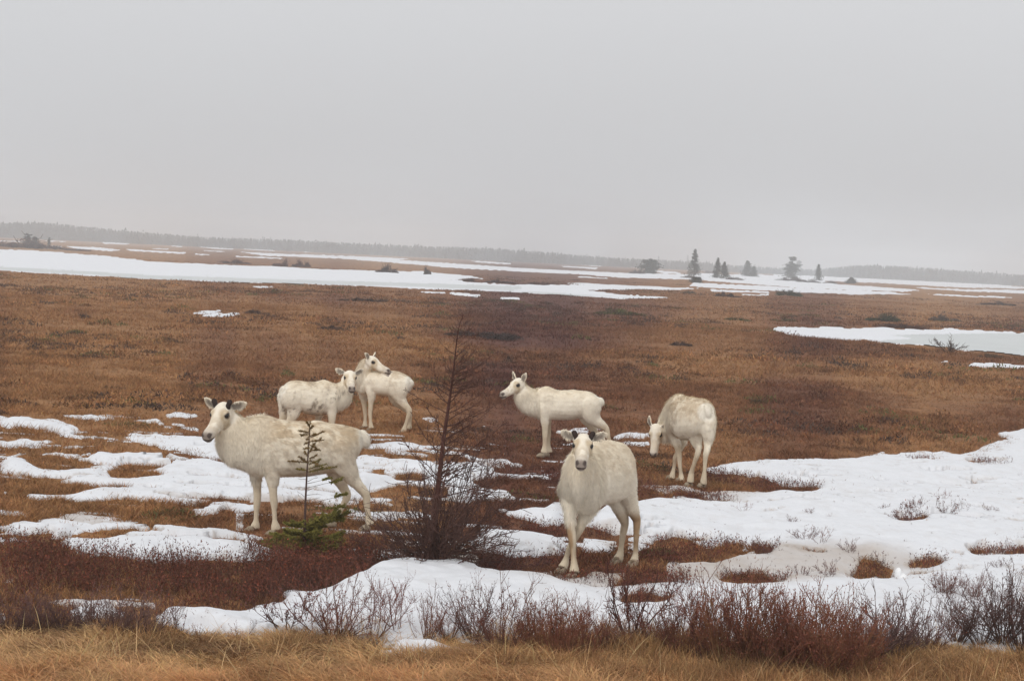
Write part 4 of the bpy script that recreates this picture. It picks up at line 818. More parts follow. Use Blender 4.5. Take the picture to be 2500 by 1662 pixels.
# ------------------------------------------------------------------ bare shrubs
def wobble(p, d, ln, n, rs, up=.15, wob=.12):
    P = [np.array(p, float)]; d = unit(d)
    for k in range(n):
        d = unit(d+rs.normal(0, wob, 3)+np.array([0, 0, up/n])); P.append(P[-1]+d*ln/n)
    return np.array(P), d
def shrub_mesh(seed, stems=16, h=.6, spread=.8, fork=3, c0=(.13, .08, .06), c1=(.18, .07, .052), rad=.0062, base=.08, buds=True, up=.35, nsub=5):
    rs = np.random.RandomState(seed); mb = MB(); c0 = np.array(c0); c1 = np.array(c1); B = []
    for s in range(stems):
        a = rs.uniform(0, 2*math.pi); tilt = spread*math.sqrt(rs.uniform(0, 1)); ln = h*rs.uniform(.6, 1.08)
        p = np.array([math.cos(a), math.sin(a), 0])*base*rs.uniform(0, 1); d = np.array([math.cos(a)*tilt, math.sin(a)*tilt, 1])
        P, dd = wobble(p, d, ln, 6, rs, up, .13); r = rad*rs.uniform(.6, 1.15)
        rr_ = np.linspace(r, r*.28, 7); f = np.linspace(0, 1, 7)[:, None]; mb.tube(P, rr_, 4, c0*(1-f)+c1*f)
        for q in range(nsub+rs.randint(0, 3)):
            i = rs.randint(1, 6); t = rs.uniform(0, 1); pp = P[i]*(1-t)+P[min(i+1, 6)]*t; d1 = unit(P[min(i+1, 6)]-P[i-1])+rs.normal(0, .5, 3); l2 = ln*rs.uniform(.18, .42)*(1.15-i*.09)
            P2_, d2 = wobble(pp, d1, l2, 4, rs, .35, .16); f2 = np.linspace(.3, 1, 5)[:, None]; mb.tube(P2_, np.linspace(r*.5, r*.2, 5), 3, c0*(1-f2)+c1*f2); B.append(P2_[-1])
            for w_ in range(fork):
                j = rs.randint(1, 5); P3, d3 = wobble(P2_[j], d2+rs.normal(0, .55, 3), l2*rs.uniform(.25, .6), 2, rs, .3, .15); mb.tube(P3, np.linspace(r*.3, r*.16, 3), 3, c1); B.append(P3[-1]); B.append(P3[1])
    if buds:
        B = np.array(B); n = len(B); e1 = rs.normal(0, 1, (n, 3)); e1[:, 2] += 1; e1 /= np.linalg.norm(e1, axis=1)[:, None]; e2 = np.cross(e1, rs.normal(0, 1, (n, 3))); e2 /= np.linalg.norm(e2, axis=1)[:, None]
        L_ = rs.uniform(.008, .018, n)[:, None]; V = np.stack([B-e2*L_*.28, B+e2*L_*.28, B+e1*L_], 1).reshape(-1, 3); mb.add(V, F3=np.arange(3*n).reshape(-1, 3), c=c1*1.25)
    return mb.arrays()
VAR = {}
def place_shrub(kind, u, v, hpx, label, group=None, wk=1.0, name='bare_shrub', cat='shrub', rz=None, zoff=0.0, z=None):
    p = gp(u, v, 0); zt = float(snow_top(p[0], p[1])[0]) if z is None else z
    hm = hpx*p[1]/FPX
    key, kw = kind
    if key not in ('spiny',) and int(u)%2: key = key+'b'; kw = dict(kw, seed=kw['seed']+40)
    if key not in VAR:
        V, F, C = shrub_mesh(**kw); VAR[key] = (mesh_np(name, V, F, C, M_veg, link=False).data, np.percentile(V[:, 2], 96.5))
    me, mh = VAR[key]; o = bpy.data.objects.new(name, me); col.objects.link(o)
    s = hm/mh; o.scale = (s*wk, s*wk, s); o.location = (p[0], p[1], zt-.02+zoff); o.rotation_euler = (0, 0, rz if rz is not None else random.uniform(0, 6.28))
    tag(o, label, cat, group); return o
K = {
 'wide': ('wide', dict(seed=1, stems=26, h=.6, spread=1.35, nsub=6)),
 'fork': ('fork', dict(seed=2, stems=9, h=.75, spread=.8, nsub=7, fork=4, c1=(.21, .07, .055), rad=.0075)),
 'fine': ('fine', dict(seed=3, stems=20, h=.6, spread=.75, nsub=5, c0=(.15, .095, .055))),
 'dense': ('dense', dict(seed=4, stems=52, h=.6, spread=.6, nsub=6, c0=(.24, .14, .06), c1=(.22, .085, .052), base=.2)),
 'dense2': ('dense2', dict(seed=14, stems=40, h=.6, spread=.75, nsub=6, c0=(.18, .095, .05), c1=(.19, .07, .048), base=.2)),
 'dark': ('dark', dict(seed=5, stems=24, h=.6, spread=.95, nsub=6, c0=(.09, .06, .05), c1=(.125, .068, .06))),
 'purple': ('purple', dict(seed=6, stems=30, h=.6, spread=1.1, nsub=6, c0=(.12, .08, .06), c1=(.16, .09, .082))),
 'twig': ('twig', dict(seed=7, stems=7, h=.3, spread=1.1, nsub=3, fork=2, rad=.0035, base=.06)),
 'twig2': ('twig2', dict(seed=8, stems=14, h=.25, spread=1.6, nsub=4, fork=3, rad=.0035, base=.12, c1=(.12, .055, .05))),
 'gnarl': ('gnarl', dict(seed=9, stems=7, h=.8, spread=.6, nsub=8, fork=4, rad=.014, c0=(.075, .05, .042), c1=(.12, .045, .036))),
}
G1 = 'bare shrubs along the front snow bank'
for k_, u, v, hp, wk, lb in [
 ('wide', 818, 1562, 150, 1.15, 'wide dark fanning shrub in front of the drift, leftmost of the large front shrubs'),
 ('twig2', 705, 1552, 80, 1.3, 'low dark shrub on the snow just left of the wide fanning shrub'),
 ('fork', 915, 1563, 155, .9, 'sparse tall shrub of forked red stems against the middle of the drift'),
 ('fork', 965, 1556, 120, 1.0, 'leaning red forked shrub just right of the tallest forked stems'),
 ('fine', 1040, 1566, 120, .9, 'slender upright pale based shrub right of the forked red stems, before the drift'),
 ('fine', 1095, 1562, 105, .9, 'small brownish shrub above the right end of the thin snow strip'),
 ('dark', 1155, 1566, 140, .9, 'dark bushy shrub with green tinged base below the right flank of the drift'),
 ('wide', 1228, 1594, 180, .8, 'tall many stemmed shrub just right of the thin snow strip in the grass'),
 ('dense', 1325, 1598, 150, .95, 'dense rusty upright shrub directly below the front hooves of the near caribou'),
 ('dense2', 1400, 1606, 160, .9, 'dense red stemmed shrub just right of the rusty one below the near caribou'),
 ('fine', 1475, 1588, 130, 1.0, 'thin reddish shrub between the dense red shrub and the gnarled dark one'),
 ('gnarl', 1543, 1560, 190, 1.0, 'gnarled dark shrub with thick twisted stems rising to the right hind hoof level'),
 ('fork', 1600, 1575, 150, 1.0, 'open forked shrub right beside the gnarled dark one'),
 ('dense2', 1662, 1596, 170, .9, 'brown shrub left of the tallest red tipped shrub'),
 ('fork', 1722, 1606, 180, .9, 'open shrub with sparse crooked stems, left side of the big right thicket'),
 ('dense', 1795, 1624, 220, .9, 'tallest red tipped shrub, at the left of the big right thicket'),
 ('dense2', 1865, 1632, 205, .9, 'dense brown shrub second in the big right thicket'),
 ('dense', 1938, 1625, 190, .95, 'broad rusty shrub in the very middle of the big right thicket'),
 ('dense2', 2005, 1642, 205, .95, 'dense dark tipped shrub right of the middle of the big right thicket'),
 ('dense', 2065, 1652, 195, .9, 'low reaching rusty shrub with its foot nearest the bottom edge in the right thicket'),
 ('purple', 2125, 1615, 165, .95, 'purplish twiggy shrub closing the right end of the big thicket'),
 ('purple', 2190, 1600, 160, 1.1, 'airy purple grey shrub leaning right, past the end of the big thicket'),
 ('wide', 2262, 1590, 120, .9, 'lower thin shrub in the gap between the big thicket and the right hand shrubs'),
 ('purple', 2335, 1582, 110, 1.0, 'purple grey shrub in front of the snow near the right corner'),
 ('dark', 2395, 1588, 150, 1.0, 'tall dark grey shrub second from the right edge'),
 ('purple', 2450, 1590, 170, .9, 'tall grey brown shrub standing almost at the right edge'),
 ('dark', 2495, 1598, 200, .9, 'dark shrub cut off by the right edge of the picture'),
 ('wide', 2308, 1462, 62, 1.0, 'small bare shrub alone on the snow above the right hand shrubs'),
 ('wide', 2378, 1468, 60, 1.0, 'small bare shrub on the snow nearest the right edge'),
 ('dark', 20, 1545, 85, 1.0, 'dark twiggy shrub cut off by the left edge above the straw grass'),
 ('purple', 90, 1540, 80, 1.0, 'dark twiggy shrub second from the left edge above the straw grass'),
 ('dark', 160, 1545, 75, 1.0, 'low dark shrub between the left corner shrubs and the small snow patch'),
 ('purple', 225, 1548, 85, 1.0, 'twiggy shrub in front of the small lower left snow patch'),
 ('dark', 290, 1552, 80, 1.0, 'twiggy shrub at the right end of the small lower left snow patch'),
 ('purple', 352, 1550, 85, 1.0, 'twiggy purple brown shrub left of the dark stump like stem'),
 ('gnarl', 425, 1530, 60, .6, 'dark crooked stump like stem at the left tip of the foreground snow'),
 ('twig', 582, 1556, 62, 1.0, 'thin sparse twigs in the foreground snow left of the wide fanning shrub'),
 ('twig', 480, 1545, 45, 1.2, 'faint thin twigs on the left tip of the foreground snow'),
 ('twig2', 1228, 1392, 55, 1.3, 'reddish low shrub on the snow just right of the larch base'),
 ('twig2', 1290, 1385, 45, 1.3, 'low grey brown twigs between the larch and the near caribou'),
 ]:
    place_shrub(K[k_], u, v, hp*(1.35 if u < 440 else 1.0), lb, G1, wk)
G2 = 'dwarf twigs poking through the right hand snow'
for i, (x, y, h_, lb) in enumerate([
 (890, 338, 45, 'small twig tuft on the snow slope right of the near caribou hind legs'), (1140, 396, 30, 'tiny reddish twig tuft left of the centre of the right snowfield'), (1235, 358, 25, 'tiny twig sprig directly above the tiny reddish tuft in the snowfield'),
 (1335, 372, 22, 'smallest twig sprig in the middle of the right snowfield'), (1000, 545, 55, 'round twiggy tuft at the tip of the grassy island'), (1215, 480, 55, 'tall thin twigs standing alone in the snow right of the grassy island'),
 (1290, 500, 70, 'very thin upright twigs in the centre of the right snowfield'), (1450, 535, 50, 'thin bent twigs left of the mossy grass island'), (1740, 385, 55, 'widest reddish twig clump high on the right snowfield'),
 (1830, 378, 35, 'low twig clump just right of the widest clump'), (1950, 368, 30, 'grey low twigs trailing right from the widest clump'), (1800, 325, 38, 'faint grey twigs above the widest clump'), (1925, 308, 45, 'slanting faint twig above and right of the widest clump'),
 (1630, 328, 22, 'small faint twigs left of the widest clump'), (2175, 362, 28, 'lone small twigs right of the trailing grey twigs'), (2140, 555, 40, 'dark red twig clump near the right edge of the snowfield'), (2300, 545, 55, 'dark twig clump touching the right edge of the snowfield'),
 (1590, 600, 42, 'reddish twigs on the left half of the slushy mossy strip'), (1860, 600, 45, 'bushy twigs over the mossy island right of the white snow lump'), (1195, 655, 45, 'small dark twigs in the slush above the right thicket'), (1340, 655, 60, 'thin brown twigs in the slush left of the snow lump'),
 (2030, 668, 30, 'tiny red twigs below the mossy island'), (2240, 628, 40, 'faint grey twigs in the snow near the right edge'), (1930, 770, 80, 'bare thin shrub half way up the snow right of the snow lump'), (460, 395, 18, 'tiny sprig on bright snow beside the near caribou hind leg')]):
    place_shrub(K['twig2' if i % 3 else 'twig'], x/2.1445+1400, y/2.1445+1100, h_*.62, lb, G2, 1.5 if i in (8, 9, 10) else 1.0, name='dwarf_twigs', cat='twigs')

# ------------------------------------------------------------------ larch with bushy base
def curve_pts(p0, p1, rs, n=7, sag=.0, w=.02):
    t = np.linspace(0, 1, n)[:, None]; P = p0*(1-t)+p1*t; P = P+np.cumsum(rs.normal(0, w, (n, 3)), axis=0)*t*.5; P[:, 2] += (sag*np.sin(t*math.pi))[:, 0]; return P
LB = gp(1050, 1388); LB[2] = -.02; rs = np.random.RandomState(3); Yl = LB[1]
larch = empty('larch_tree', LB); tag(larch, 'bare reddish larch with a straight leaning stem and dense dark bushy lower branches', 'tree')
axis_uv = [(1050, 1388), (1058, 1330), (1064, 1250), (1072, 1170), (1082, 1080), (1094, 1000), (1104, 930), (1112, 860), (1120, 800), (1132, 768)]
AX = np.array([at_depth(u, v, Yl) for u, v in axis_uv])-LB; AXR = resample(np.hstack([AX, np.array([.033, .030, .026, .0225, .018, .0135, .0095, .0065, .004, .002])[:, None]]), 3)
tb = MB(); tb.tube(AXR[:, :3], AXR[:, 3], 9, np.array([.085, .036, .028])); tb.build('trunk', M_bark, larch)
def axp(t):
    x = t*(len(AXR)-1); i = min(int(x), len(AXR)-2); return AXR[i, :3]*(1-(x-i))+AXR[i+1, :3]*(x-i)
def twiggy(mb, P, r, rs, c, dens=1.0, sub=.35, spur=True):
    n = len(P); mb.tube(P, np.linspace(r, r*.25, n), 4 if r > .004 else 3, c); ln = np.linalg.norm(P[-1]-P[0])
    for k in range(int(ln*26*dens)+1):
        i = rs.randint(1, n-1); t = rs.uniform(0, 1); p = P[i]*(1-t)+P[i+1]*t; d = unit(P[i+1]-P[i])+rs.normal(0, .6, 3)
        Q_, _ = wobble(p, d, ln*sub*rs.uniform(.3, 1)*(1.1-i/n*.6), 3, rs, .2, .2); mb.tube(Q_, np.linspace(r*.38, r*.22, 4)+.0009, 3, c*1.1)
        if rs.uniform() < .6:
            Q2, _ = wobble(Q_[1], unit(Q_[2]-Q_[0])+rs.normal(0, .6, 3), ln*sub*.4*rs.uniform(.3, 1), 2, rs, .2, .2); mb.tube(Q2, np.array([r*.22, r*.2, r*.15])+.0004, 3, c*1.15)
# upper limbs: sparse, upward sweeping
for k in range(90):
    t = rs.uniform(.30, .97); p = axp(t); ln = (1.0-t)*.75*rs.uniform(.45, 1.15)+.05; a = rs.uniform(0, 2*math.pi)
    if rs.uniform() < .3 : a = rs.uniform(-.5, .4); ln *= 1.35
    d = np.array([math.cos(a), math.sin(a)*.9, rs.uniform(.15, .75)]); P_, _ = wobble(p, d, ln, 6, rs, .35, .10); mb = MB(); twiggy(mb, P_, .0045*(1.15-t)+.0018, rs, np.array([.10, .048, .036]), .9, .32); mb.build('branch', M_bark, larch)
# long right hand branches seen in the photo
for (u0, v0, u1, v1) in ((1088, 1070, 1215, 985), (1066, 1215, 1330, 1130), (1060, 1330, 1235, 1285), (1098, 960, 1160, 925), (1092, 1010, 1180, 940), (1104, 915, 1225, 860), (1075, 1180, 1300, 1195), (1080, 1110, 1190, 1090), (1078, 1150, 960, 1185), (1086, 1075, 1020, 1110)):
    p0_ = at_depth(u0, v0, Yl)-LB; p1_ = at_depth(u1, v1, Yl-.15+rs.uniform(-.3, .3))-LB; mb = MB(); twiggy(mb, curve_pts(p0_, p1_, rs, 8, -.03, .012), .0050, rs, np.array([.095, .045, .036]), .7, .3); mb.build('branch', M_bark, larch)
# dense skirt of rising stems from the base
for k in range(120):
    a = rs.uniform(0, 2*math.pi); out = rs.uniform(.25, .95); topz = rs.uniform(.35, 1.12)*(1.15-.45*out); zb = rs.uniform(0, .30)
    if math.cos(a) > .2: topz *= 1.15; out *= 1.15
    if math.cos(a) < -.3: topz *= .8; out *= .82
    if k % 3 == 0: topz = rs.uniform(.06, .30); out = rs.uniform(.45, .9)
    p = axp(zb*.35)+np.array([math.cos(a), math.sin(a), 0])*.03; q = np.array([math.cos(a)*out*.92, math.sin(a)*out*.75, topz])+np.array([axp(.2)[0]*.5, 0, 0])
    mb = MB(); P_ = curve_pts(p, q, rs, 8, -.05, .03); P_[:, 2] = np.maximum(P_[:, 2], .03); twiggy(mb, P_, rs.uniform(.0036, .0075), rs, np.array([.108, .056, .044])*rs.uniform(.8, 1.3), 1.05, .36); mb.build('branch', M_bark, larch)

# ------------------------------------------------------------------ spruce sapling
SB = gp(742, 1345); SB[2] = 0; Ys = SB[1]; rs = np.random.RandomState(8)
sp = empty('spruce_sapling', SB); tag(sp, 'young spruce with olive skirt and half bare leader in front of the broadside caribou', 'tree')
axu = [(742, 1345), (744, 1280), (746, 1220), (749, 1160), (752, 1110), (755, 1065), (757, 1028)]
AX = np.array([at_depth(u, v, Ys) for u, v in axu])-SB; tb = MB(); A_ = resample(np.hstack([AX, np.array([.016, .013, .0105, .008, .006, .0045, .0025])[:, None]]), 3); tb.tube(A_[:, :3], A_[:, 3], 8, np.array([.10, .06, .05])); tb.build('trunk', M_bark, sp)
def needles(mb, P, dens, L_, c, rs, flat=.5):
    seg = np.linalg.norm(np.diff(P, axis=0), axis=1); tot = seg.sum(); n = max(4, int(tot*dens)); t = rs.uniform(0, 1, n)**.9*(len(P)-1.001); i = t.astype(int); f = (t-i)[:, None]
    p = P[i]*(1-f)+P[i+1]*f; T_ = P[i+1]-P[i]; T_ /= np.linalg.norm(T_, axis=1)[:, None]+1e-9; d = T_*.8+rs.normal(0, .8, (n, 3)); d[:, 2] += .15; d /= np.linalg.norm(d, axis=1)[:, None]
    s_ = np.cross(d, rs.normal(0, 1, (n, 3))); s_ /= np.linalg.norm(s_, axis=1)[:, None]; l_ = L_*rs.uniform(.6, 1.2, n)[:, None]
    mb.add(np.stack([p-s_*l_*.2, p+s_*l_*.2, p+d*l_], 1).reshape(-1, 3), F3=np.arange(3*n).reshape(-1, 3), c=np.repeat(c*rs.uniform(.6, 1.4, n)[:, None], 3, axis=0))
OL = np.array([.20, .175, .045]); BR = np.array([.23, .15, .055])
def sbranch(u0, v0, u1, v1, dy, c, dens, L_, r=.0035, side=3, start=.0):
    a = at_depth(u0, v0, Ys)-SB; b_ = at_depth(u1, v1, Ys+dy)-SB; P_ = curve_pts(a, b_, rs, 7, .0, .006); mb = MB(); mb.tube(P_, np.linspace(r, r*.35, 7), 4, np.array([.11, .07, .05]))
    i0 = int(start*6)
    if dens: needles(mb, P_[i0:], dens, L_, c, rs)
    for k in range(side):
        i = rs.randint(max(1, i0), 6); Q_, _ = wobble(P_[i], unit(P_[i+1]-P_[i])+rs.normal(0, .45, 3)*np.array([1, 1, .35]), np.linalg.norm(b_-a)*rs.uniform(.2, .4), 3, rs, .1, .1); mb.tube(Q_, np.linspace(r*.5, r*.25, 4), 3, np.array([.11, .07, .05]))
        if dens: needles(mb, Q_, dens, L_, c, rs)
    mb.build('branch', M_tree, sp)
zz1 = lambda x, y: (x/3.92+460, y/3.92+940)
mb = MB(); needles(mb, A_[12:, :3], 700, .021, BR, rs); mb.build('leader_needles', M_tree, sp)
for (x0, y0, x1, y1) in ((1160, 400, 1135, 350), (1165, 420, 1190, 385), (1165, 460, 1050, 430), (1165, 470, 1080, 475), (1165, 500, 1310, 445), (1160, 490, 1215, 470), (1160, 540, 1280, 528), (1160, 550, 1110, 560), (1160, 570, 1240, 600), (1160, 600, 1110, 600), (1155, 630, 1250, 620), (1155, 650, 1210, 560),
        (1155, 700, 1235, 680), (1155, 740, 950, 720), (1150, 760, 1250, 725), (1150, 745, 1060, 690), (1145, 830, 1430, 770), (1145, 820, 1035, 800), (1150, 800, 1330, 745), (1155, 720, 1215, 740), (1160, 520, 1125, 515), (1150, 690, 1110, 640)):
    a = zz1(x0, y0); b_ = zz1(x1, y1); sbranch(a[0], a[1], b_[0], b_[1], rs.uniform(-.06, .06), BR if y0 < 760 else OL*.7+BR*.4, 900, .021, .003, 2)
for (x0, y0, x1, y1, st_) in ((1140, 980, 1450, 910, .75), (1135, 1140, 1510, 1050, .7), (1140, 940, 1340, 900, .9), (1130, 1190, 1480, 1170, .5), (1140, 900, 1060, 900, 1), (1140, 980, 1030, 985, 1), (1135, 1050, 1270, 1040, 1), (1130, 1130, 1050, 1060, 1), (1140, 920, 1230, 890, 1), (1135, 1010, 1230, 960, 1), (1130, 1100, 1240, 1080, 1), (1140, 870, 1230, 860, 1), (1130, 1080, 1040, 1010, 1)):
    a = zz1(x0, y0); b_ = zz1(x1, y1); sbranch(a[0], a[1], b_[0], b_[1], rs.uniform(-.08, .08), OL, 0 if st_ == 1 else 1100, .023, .0026, 3, min(st_, .8))
zk = lambda x, y: (x/6.208+620, y/6.208+1180)
for (x0, y0, x1, y1) in ((770, 640, 560, 640), (770, 620, 950, 640), (770, 700, 1300, 540), (770, 680, 1100, 500), (770, 660, 1240, 460), (770, 720, 480, 760), (770, 740, 1010, 690), (770, 800, 180, 850), (770, 850, 300, 920), (770, 850, 1280, 800), (770, 880, 1340, 900), (760, 900, 200, 980), (770, 900, 1200, 980), (770, 860, 450, 900),
        (770, 870, 900, 800), (770, 900, 620, 950), (770, 920, 1000, 1000), (770, 780, 950, 760), (770, 780, 520, 740), (770, 950, 1100, 1000), (770, 940, 500, 960), (770, 900, 1050, 900), (770, 870, 330, 800)):
    a = zk(x0, y0); b_ = zk(x1, y1); sbranch(a[0], a[1], b_[0], b_[1], rs.uniform(-.38, .38), OL*rs.uniform(.7, 1.15), 1900, .027, .004, 9, .15)

# ------------------------------------------------------------------ low bushes on the open heath
def leafy_bush(seed, c, n=2600, w=1.0, h=.35, tw=(.08, .05, .04)):
    rs = np.random.RandomState(seed); mb = MB(); nb = rs.randint(9, 16); n = n//nb
    for q in range(nb):
        ca = rs.uniform(0, 6.283); cr = w/2*math.sqrt(rs.uniform(0, .95)); cx, cy = math.cos(ca)*cr, math.sin(ca)*cr; bh = h*rs.uniform(.35, 1.05)*(1.1-.9*(2*cr/w)**2); bw = rs.uniform(.09, .2)*w
        a = rs.uniform(0, 6.283, n); r = np.sqrt(rs.uniform(0, 1, n))*bw*rs.uniform(.6, 1.3, n); zt = bh*(1-.5*(r/bw)**2)*rs.uniform(0, 1, n)**.6
        p = np.stack([cx+np.cos(a)*r, cy+np.sin(a)*r, np.maximum(zt, 0)], -1)
        d = rs.normal(0, 1, (n, 3)); d[:, 2] = np.abs(d[:, 2])+.6; d /= np.linalg.norm(d, axis=1)[:, None]; s_ = np.cross(d, rs.normal(0, 1, (n, 3))); s_ /= np.linalg.norm(s_, axis=1)[:, None]; L_ = .06*rs.uniform(.4, 1.3, n)[:, None]
        mb.add(np.stack([p-s_*L_*.16, p+s_*L_*.16, p+d*L_], 1).reshape(-1, 3), F3=np.arange(3*n).reshape(-1, 3), c=np.repeat(np.array(c)*(rs.uniform(.55, 1.5, n)*rs.uniform(.75, 1.3))[:, None], 3, axis=0))
        for k in range(9):
            P_, _ = wobble((cx, cy, 0), (rs.uniform(-.9, .9), rs.uniform(-.9, .9), 1), bh*rs.uniform(1, 1.7), 4, rs, .2, .2); mb.tube(P_, np.linspace(.008, .0035, 5), 3, np.array(tw)*rs.uniform(.8, 1.5))
    return mb
def bush(name, label, u, v, wpx, hpx, c, seed, group='low bushes scattered over the heath', cat='bush'):
    p = gp(u, v); k = p[1]/FPX; wm, hm = wpx*k, hpx*k
    mb = leafy_bush(seed, c, w=1.0, h=.36); V, F, C = mb.arrays(); V = V*np.array([wm, min(wm, 3.5*hm+wm*.4), hm/.42])
    o = mesh_np(name, V, F, C, M_tree, loc=None); o.location = (p[0], p[1], float(ground_z(p[0], p[1]))); tag(o, label, cat, group)
GR = (.10, .10, .035); DG = (.075, .065, .035); DK = (.055, .035, .032); RB = (.11, .05, .034); GY = (.10, .075, .06); DGR = (.055, .065, .035)
for i, (nm, lb, u, v, wp, hp, c) in enumerate([
 ('dark_bush', 'large dark leaning bush standing out on the far long snow strip', 950, 668, 62, 26, DK), ('dark_bush', 'reddish bush above the far snow strip, left one of two', 694, 651, 52, 22, RB), ('dark_bush', 'reddish bush above the far snow strip, right one of two', 739, 652, 40, 24, RB),
 ('dark_bush', 'low dark bush at the right tip of the long snow strip', 1222, 691, 66, 12, DK), ('heath_mound', 'brown heath mound cutting into the right tip of the long snow strip', 1150, 688, 72, 9, RB), ('dark_bush', 'small grey bush on the far bog at the centre', 1233, 642, 34, 10, GY),
 ('juniper', 'bright olive juniper mat in the middle of the heath', 1512, 768, 112, 24, GR), ('juniper', 'flat olive moss hump right of the olive juniper mat', 1800, 782, 62, 11, GR), ('juniper', 'yellow green hump between the olive moss and the dark green juniper', 1915, 782, 70, 12, (.11, .085, .03)),
 ('juniper', 'dark green juniper above the right frozen pond', 2156, 783, 92, 24, DGR), ('dark_bush', 'grey brown bush right of the dark green juniper above the pond', 2305, 783, 70, 20, GY), ('dark_bush', 'dark mound below the thin snow line, left of the lone trees', 1682, 716, 38, 10, DG),
 ('dark_bush', 'dark mound directly below the two close spruces', 1777, 724, 58, 15, DK), ('dark_bush', 'wide olive dark mound below the layered pine', 1924, 722, 74, 17, DGR), ('dark_bush', 'small grey bush at the lower edge of the right pond', 2420, 872, 60, 16, (.11, .085, .06)), ('dark_bush', 'dark grey bush in the left middle heath above the mottled caribou', 816, 806, 72, 20, DK), ('dark_bush', 'long dark grey bush behind the larch tip', 1180, 824, 190, 24, (.06, .042, .038)),
 ('dark_bush', 'low purple bush below the long snow strip', 900, 735, 140, 14, DK), ('dark_bush', 'small dark bush at the far left of the heath', 201, 775, 46, 14, DK), ('dark_bush', 'grey purple bush just right of the small snow patch', 630, 768, 66, 14, (.085, .055, .05)),
 ('dark_bush', 'dark bush on the heath left of the right pond', 1663, 843, 52, 15, DK), ('dark_bush', 'brown bush right of the long snow strip tip', 1320, 696, 90, 12, RB), ('dark_bush', 'long red brown bush row on the left above the snow strip', 50, 605, 190, 30, RB),
 ('dark_bush', 'brown bush on the upper edge of the strip near the left edge', 195, 612, 70, 10, RB), ('dark_bush', 'red brown bushes right of the small snow streak on the far left bog', 575, 644, 80, 12, RB), ('dark_bush', 'small bush on the heath behind the grazing caribou', 1850, 985, 80, 12, (.11, .075, .03)),
 ('dark_bush', 'low dark clump on the heath at the far right', 2440, 745, 80, 12, DK), ('dark_bush', 'dark clump above the left heath near the edge', 280, 945, 50, 16, DK), ('dark_bush', 'thin dark bush on the pond snow left of the grey spiny one', 2200, 800, 120, 16, RB),
 ('moss_hump', 'yellow moss hump under the muzzle of the grazing caribou', 1628, 1140, 42, 14, (.14, .12, .03)), ('moss_hump', 'pale yellow moss hump in mid heath left of the larch tip', 1048, 866, 52, 9, (.17, .14, .05))]):
    bush(nm, lb, u, v, wp, hp, c, 200+i)
place_shrub(('spiny', dict(seed=21, stems=16, h=.6, spread=1.9, nsub=6, rad=.014, c0=(.07, .05, .045), c1=(.09, .06, .05), up=.1)), 2318, 862, 34, 'spiny grey bush growing through the ice of the right pond', 'low bushes scattered over the heath', 1.1, name='spiny_bush', cat='bush')
bush('twig_bush', 'small round twig bush standing on the end of the long snow strip', 1041, 672, 22, 26, GY, 260)

# ------------------------------------------------------------------ lone far trees
def conifer(name, label, u, v, vtop, wpx, seed, layered=False, lean=0.0, cat='tree', crownstart=.08, gap=.0, group='lone stunted spruces on the far bog'):
    p = gp(u, v); p[2] = float(ground_z(p[0], p[1])); k = p[1]/FPX; H_ = (v-vtop)*k; W_ = wpx*k*1.3; rs = np.random.RandomState(seed)
    e_ = empty(name, p); tag(e_, label, cat, group); tb = MB(); T_ = np.array([[lean*t*H_, 0, H_*t] for t in np.linspace(0, 1, 8)]); tb.tube(T_, np.linspace(.018*H_, .004*H_, 8), 6, np.array([.09, .07, .06])); tb.build('trunk', M_bark, e_)
    cb = MB(); nl = 11 if not layered else 8
    for q in range(nl):
        t = crownstart+(1-crownstart)*(q+rs.uniform(-.3, .3))/nl; t = min(max(t, .03), .97); wl = W_/2*((1-t)**.8*1.05+.08) if not layered else W_/2*rs.uniform(.45, 1.0)*(1.15-.5*t)
        for b in range(13):
            if rs.uniform() < (.3 if not layered else .12): continue
            if layered: t = min(max(t+rs.normal(0, .035), .03), .97)
            if not layered: t = min(max(crownstart+(1-crownstart)*(q+rs.uniform(-.5, .9))/nl, .03), .975); wl = W_/2*((1-t)**.85*1.1+.06)
            a = rs.uniform(0, 6.283); l_ = wl*rs.uniform(.45, 1.15); c0_ = np.array([lean*t*H_, 0, t*H_]); n = 30
            s_ = rs.uniform(.1, 1, n)**.7; pp = c0_+np.stack([np.cos(a)*l_*s_, np.sin(a)*l_*s_, (-.12*s_+.16*s_**3)*l_], -1)+rs.normal(0, 1, (n, 3))*np.array([.09, .09, .075 if not layered else .06])*W_*(1.1-t)
            d = rs.normal(0, 1, (n, 3)); d[:, 2] *= .35; d /= np.linalg.norm(d, axis=1)[:, None]; sd = np.cross(d, rs.normal(0, 1, (n, 3))); sd /= np.linalg.norm(sd, axis=1)[:, None]; L_ = W_*.095*rs.uniform(.5, 1.2, n)[:, None]
            cb.add(np.stack([pp-sd*L_*.25, pp+sd*L_*.25, pp+d*L_], 1).reshape(-1, 3), F3=np.arange(3*n).reshape(-1, 3), c=np.repeat(np.array([.036, .040, .027])*rs.uniform(.6, 1.5, n)[:, None], 3, axis=0))
            cb.tube(np.array([c0_, c0_+np.array([math.cos(a)*l_*.8, math.sin(a)*l_*.8, -.05*l_])]), np.array([.006, .002])*H_, 3, np.array([.08, .06, .05]))
    cb.build('crown', M_tree, e_)
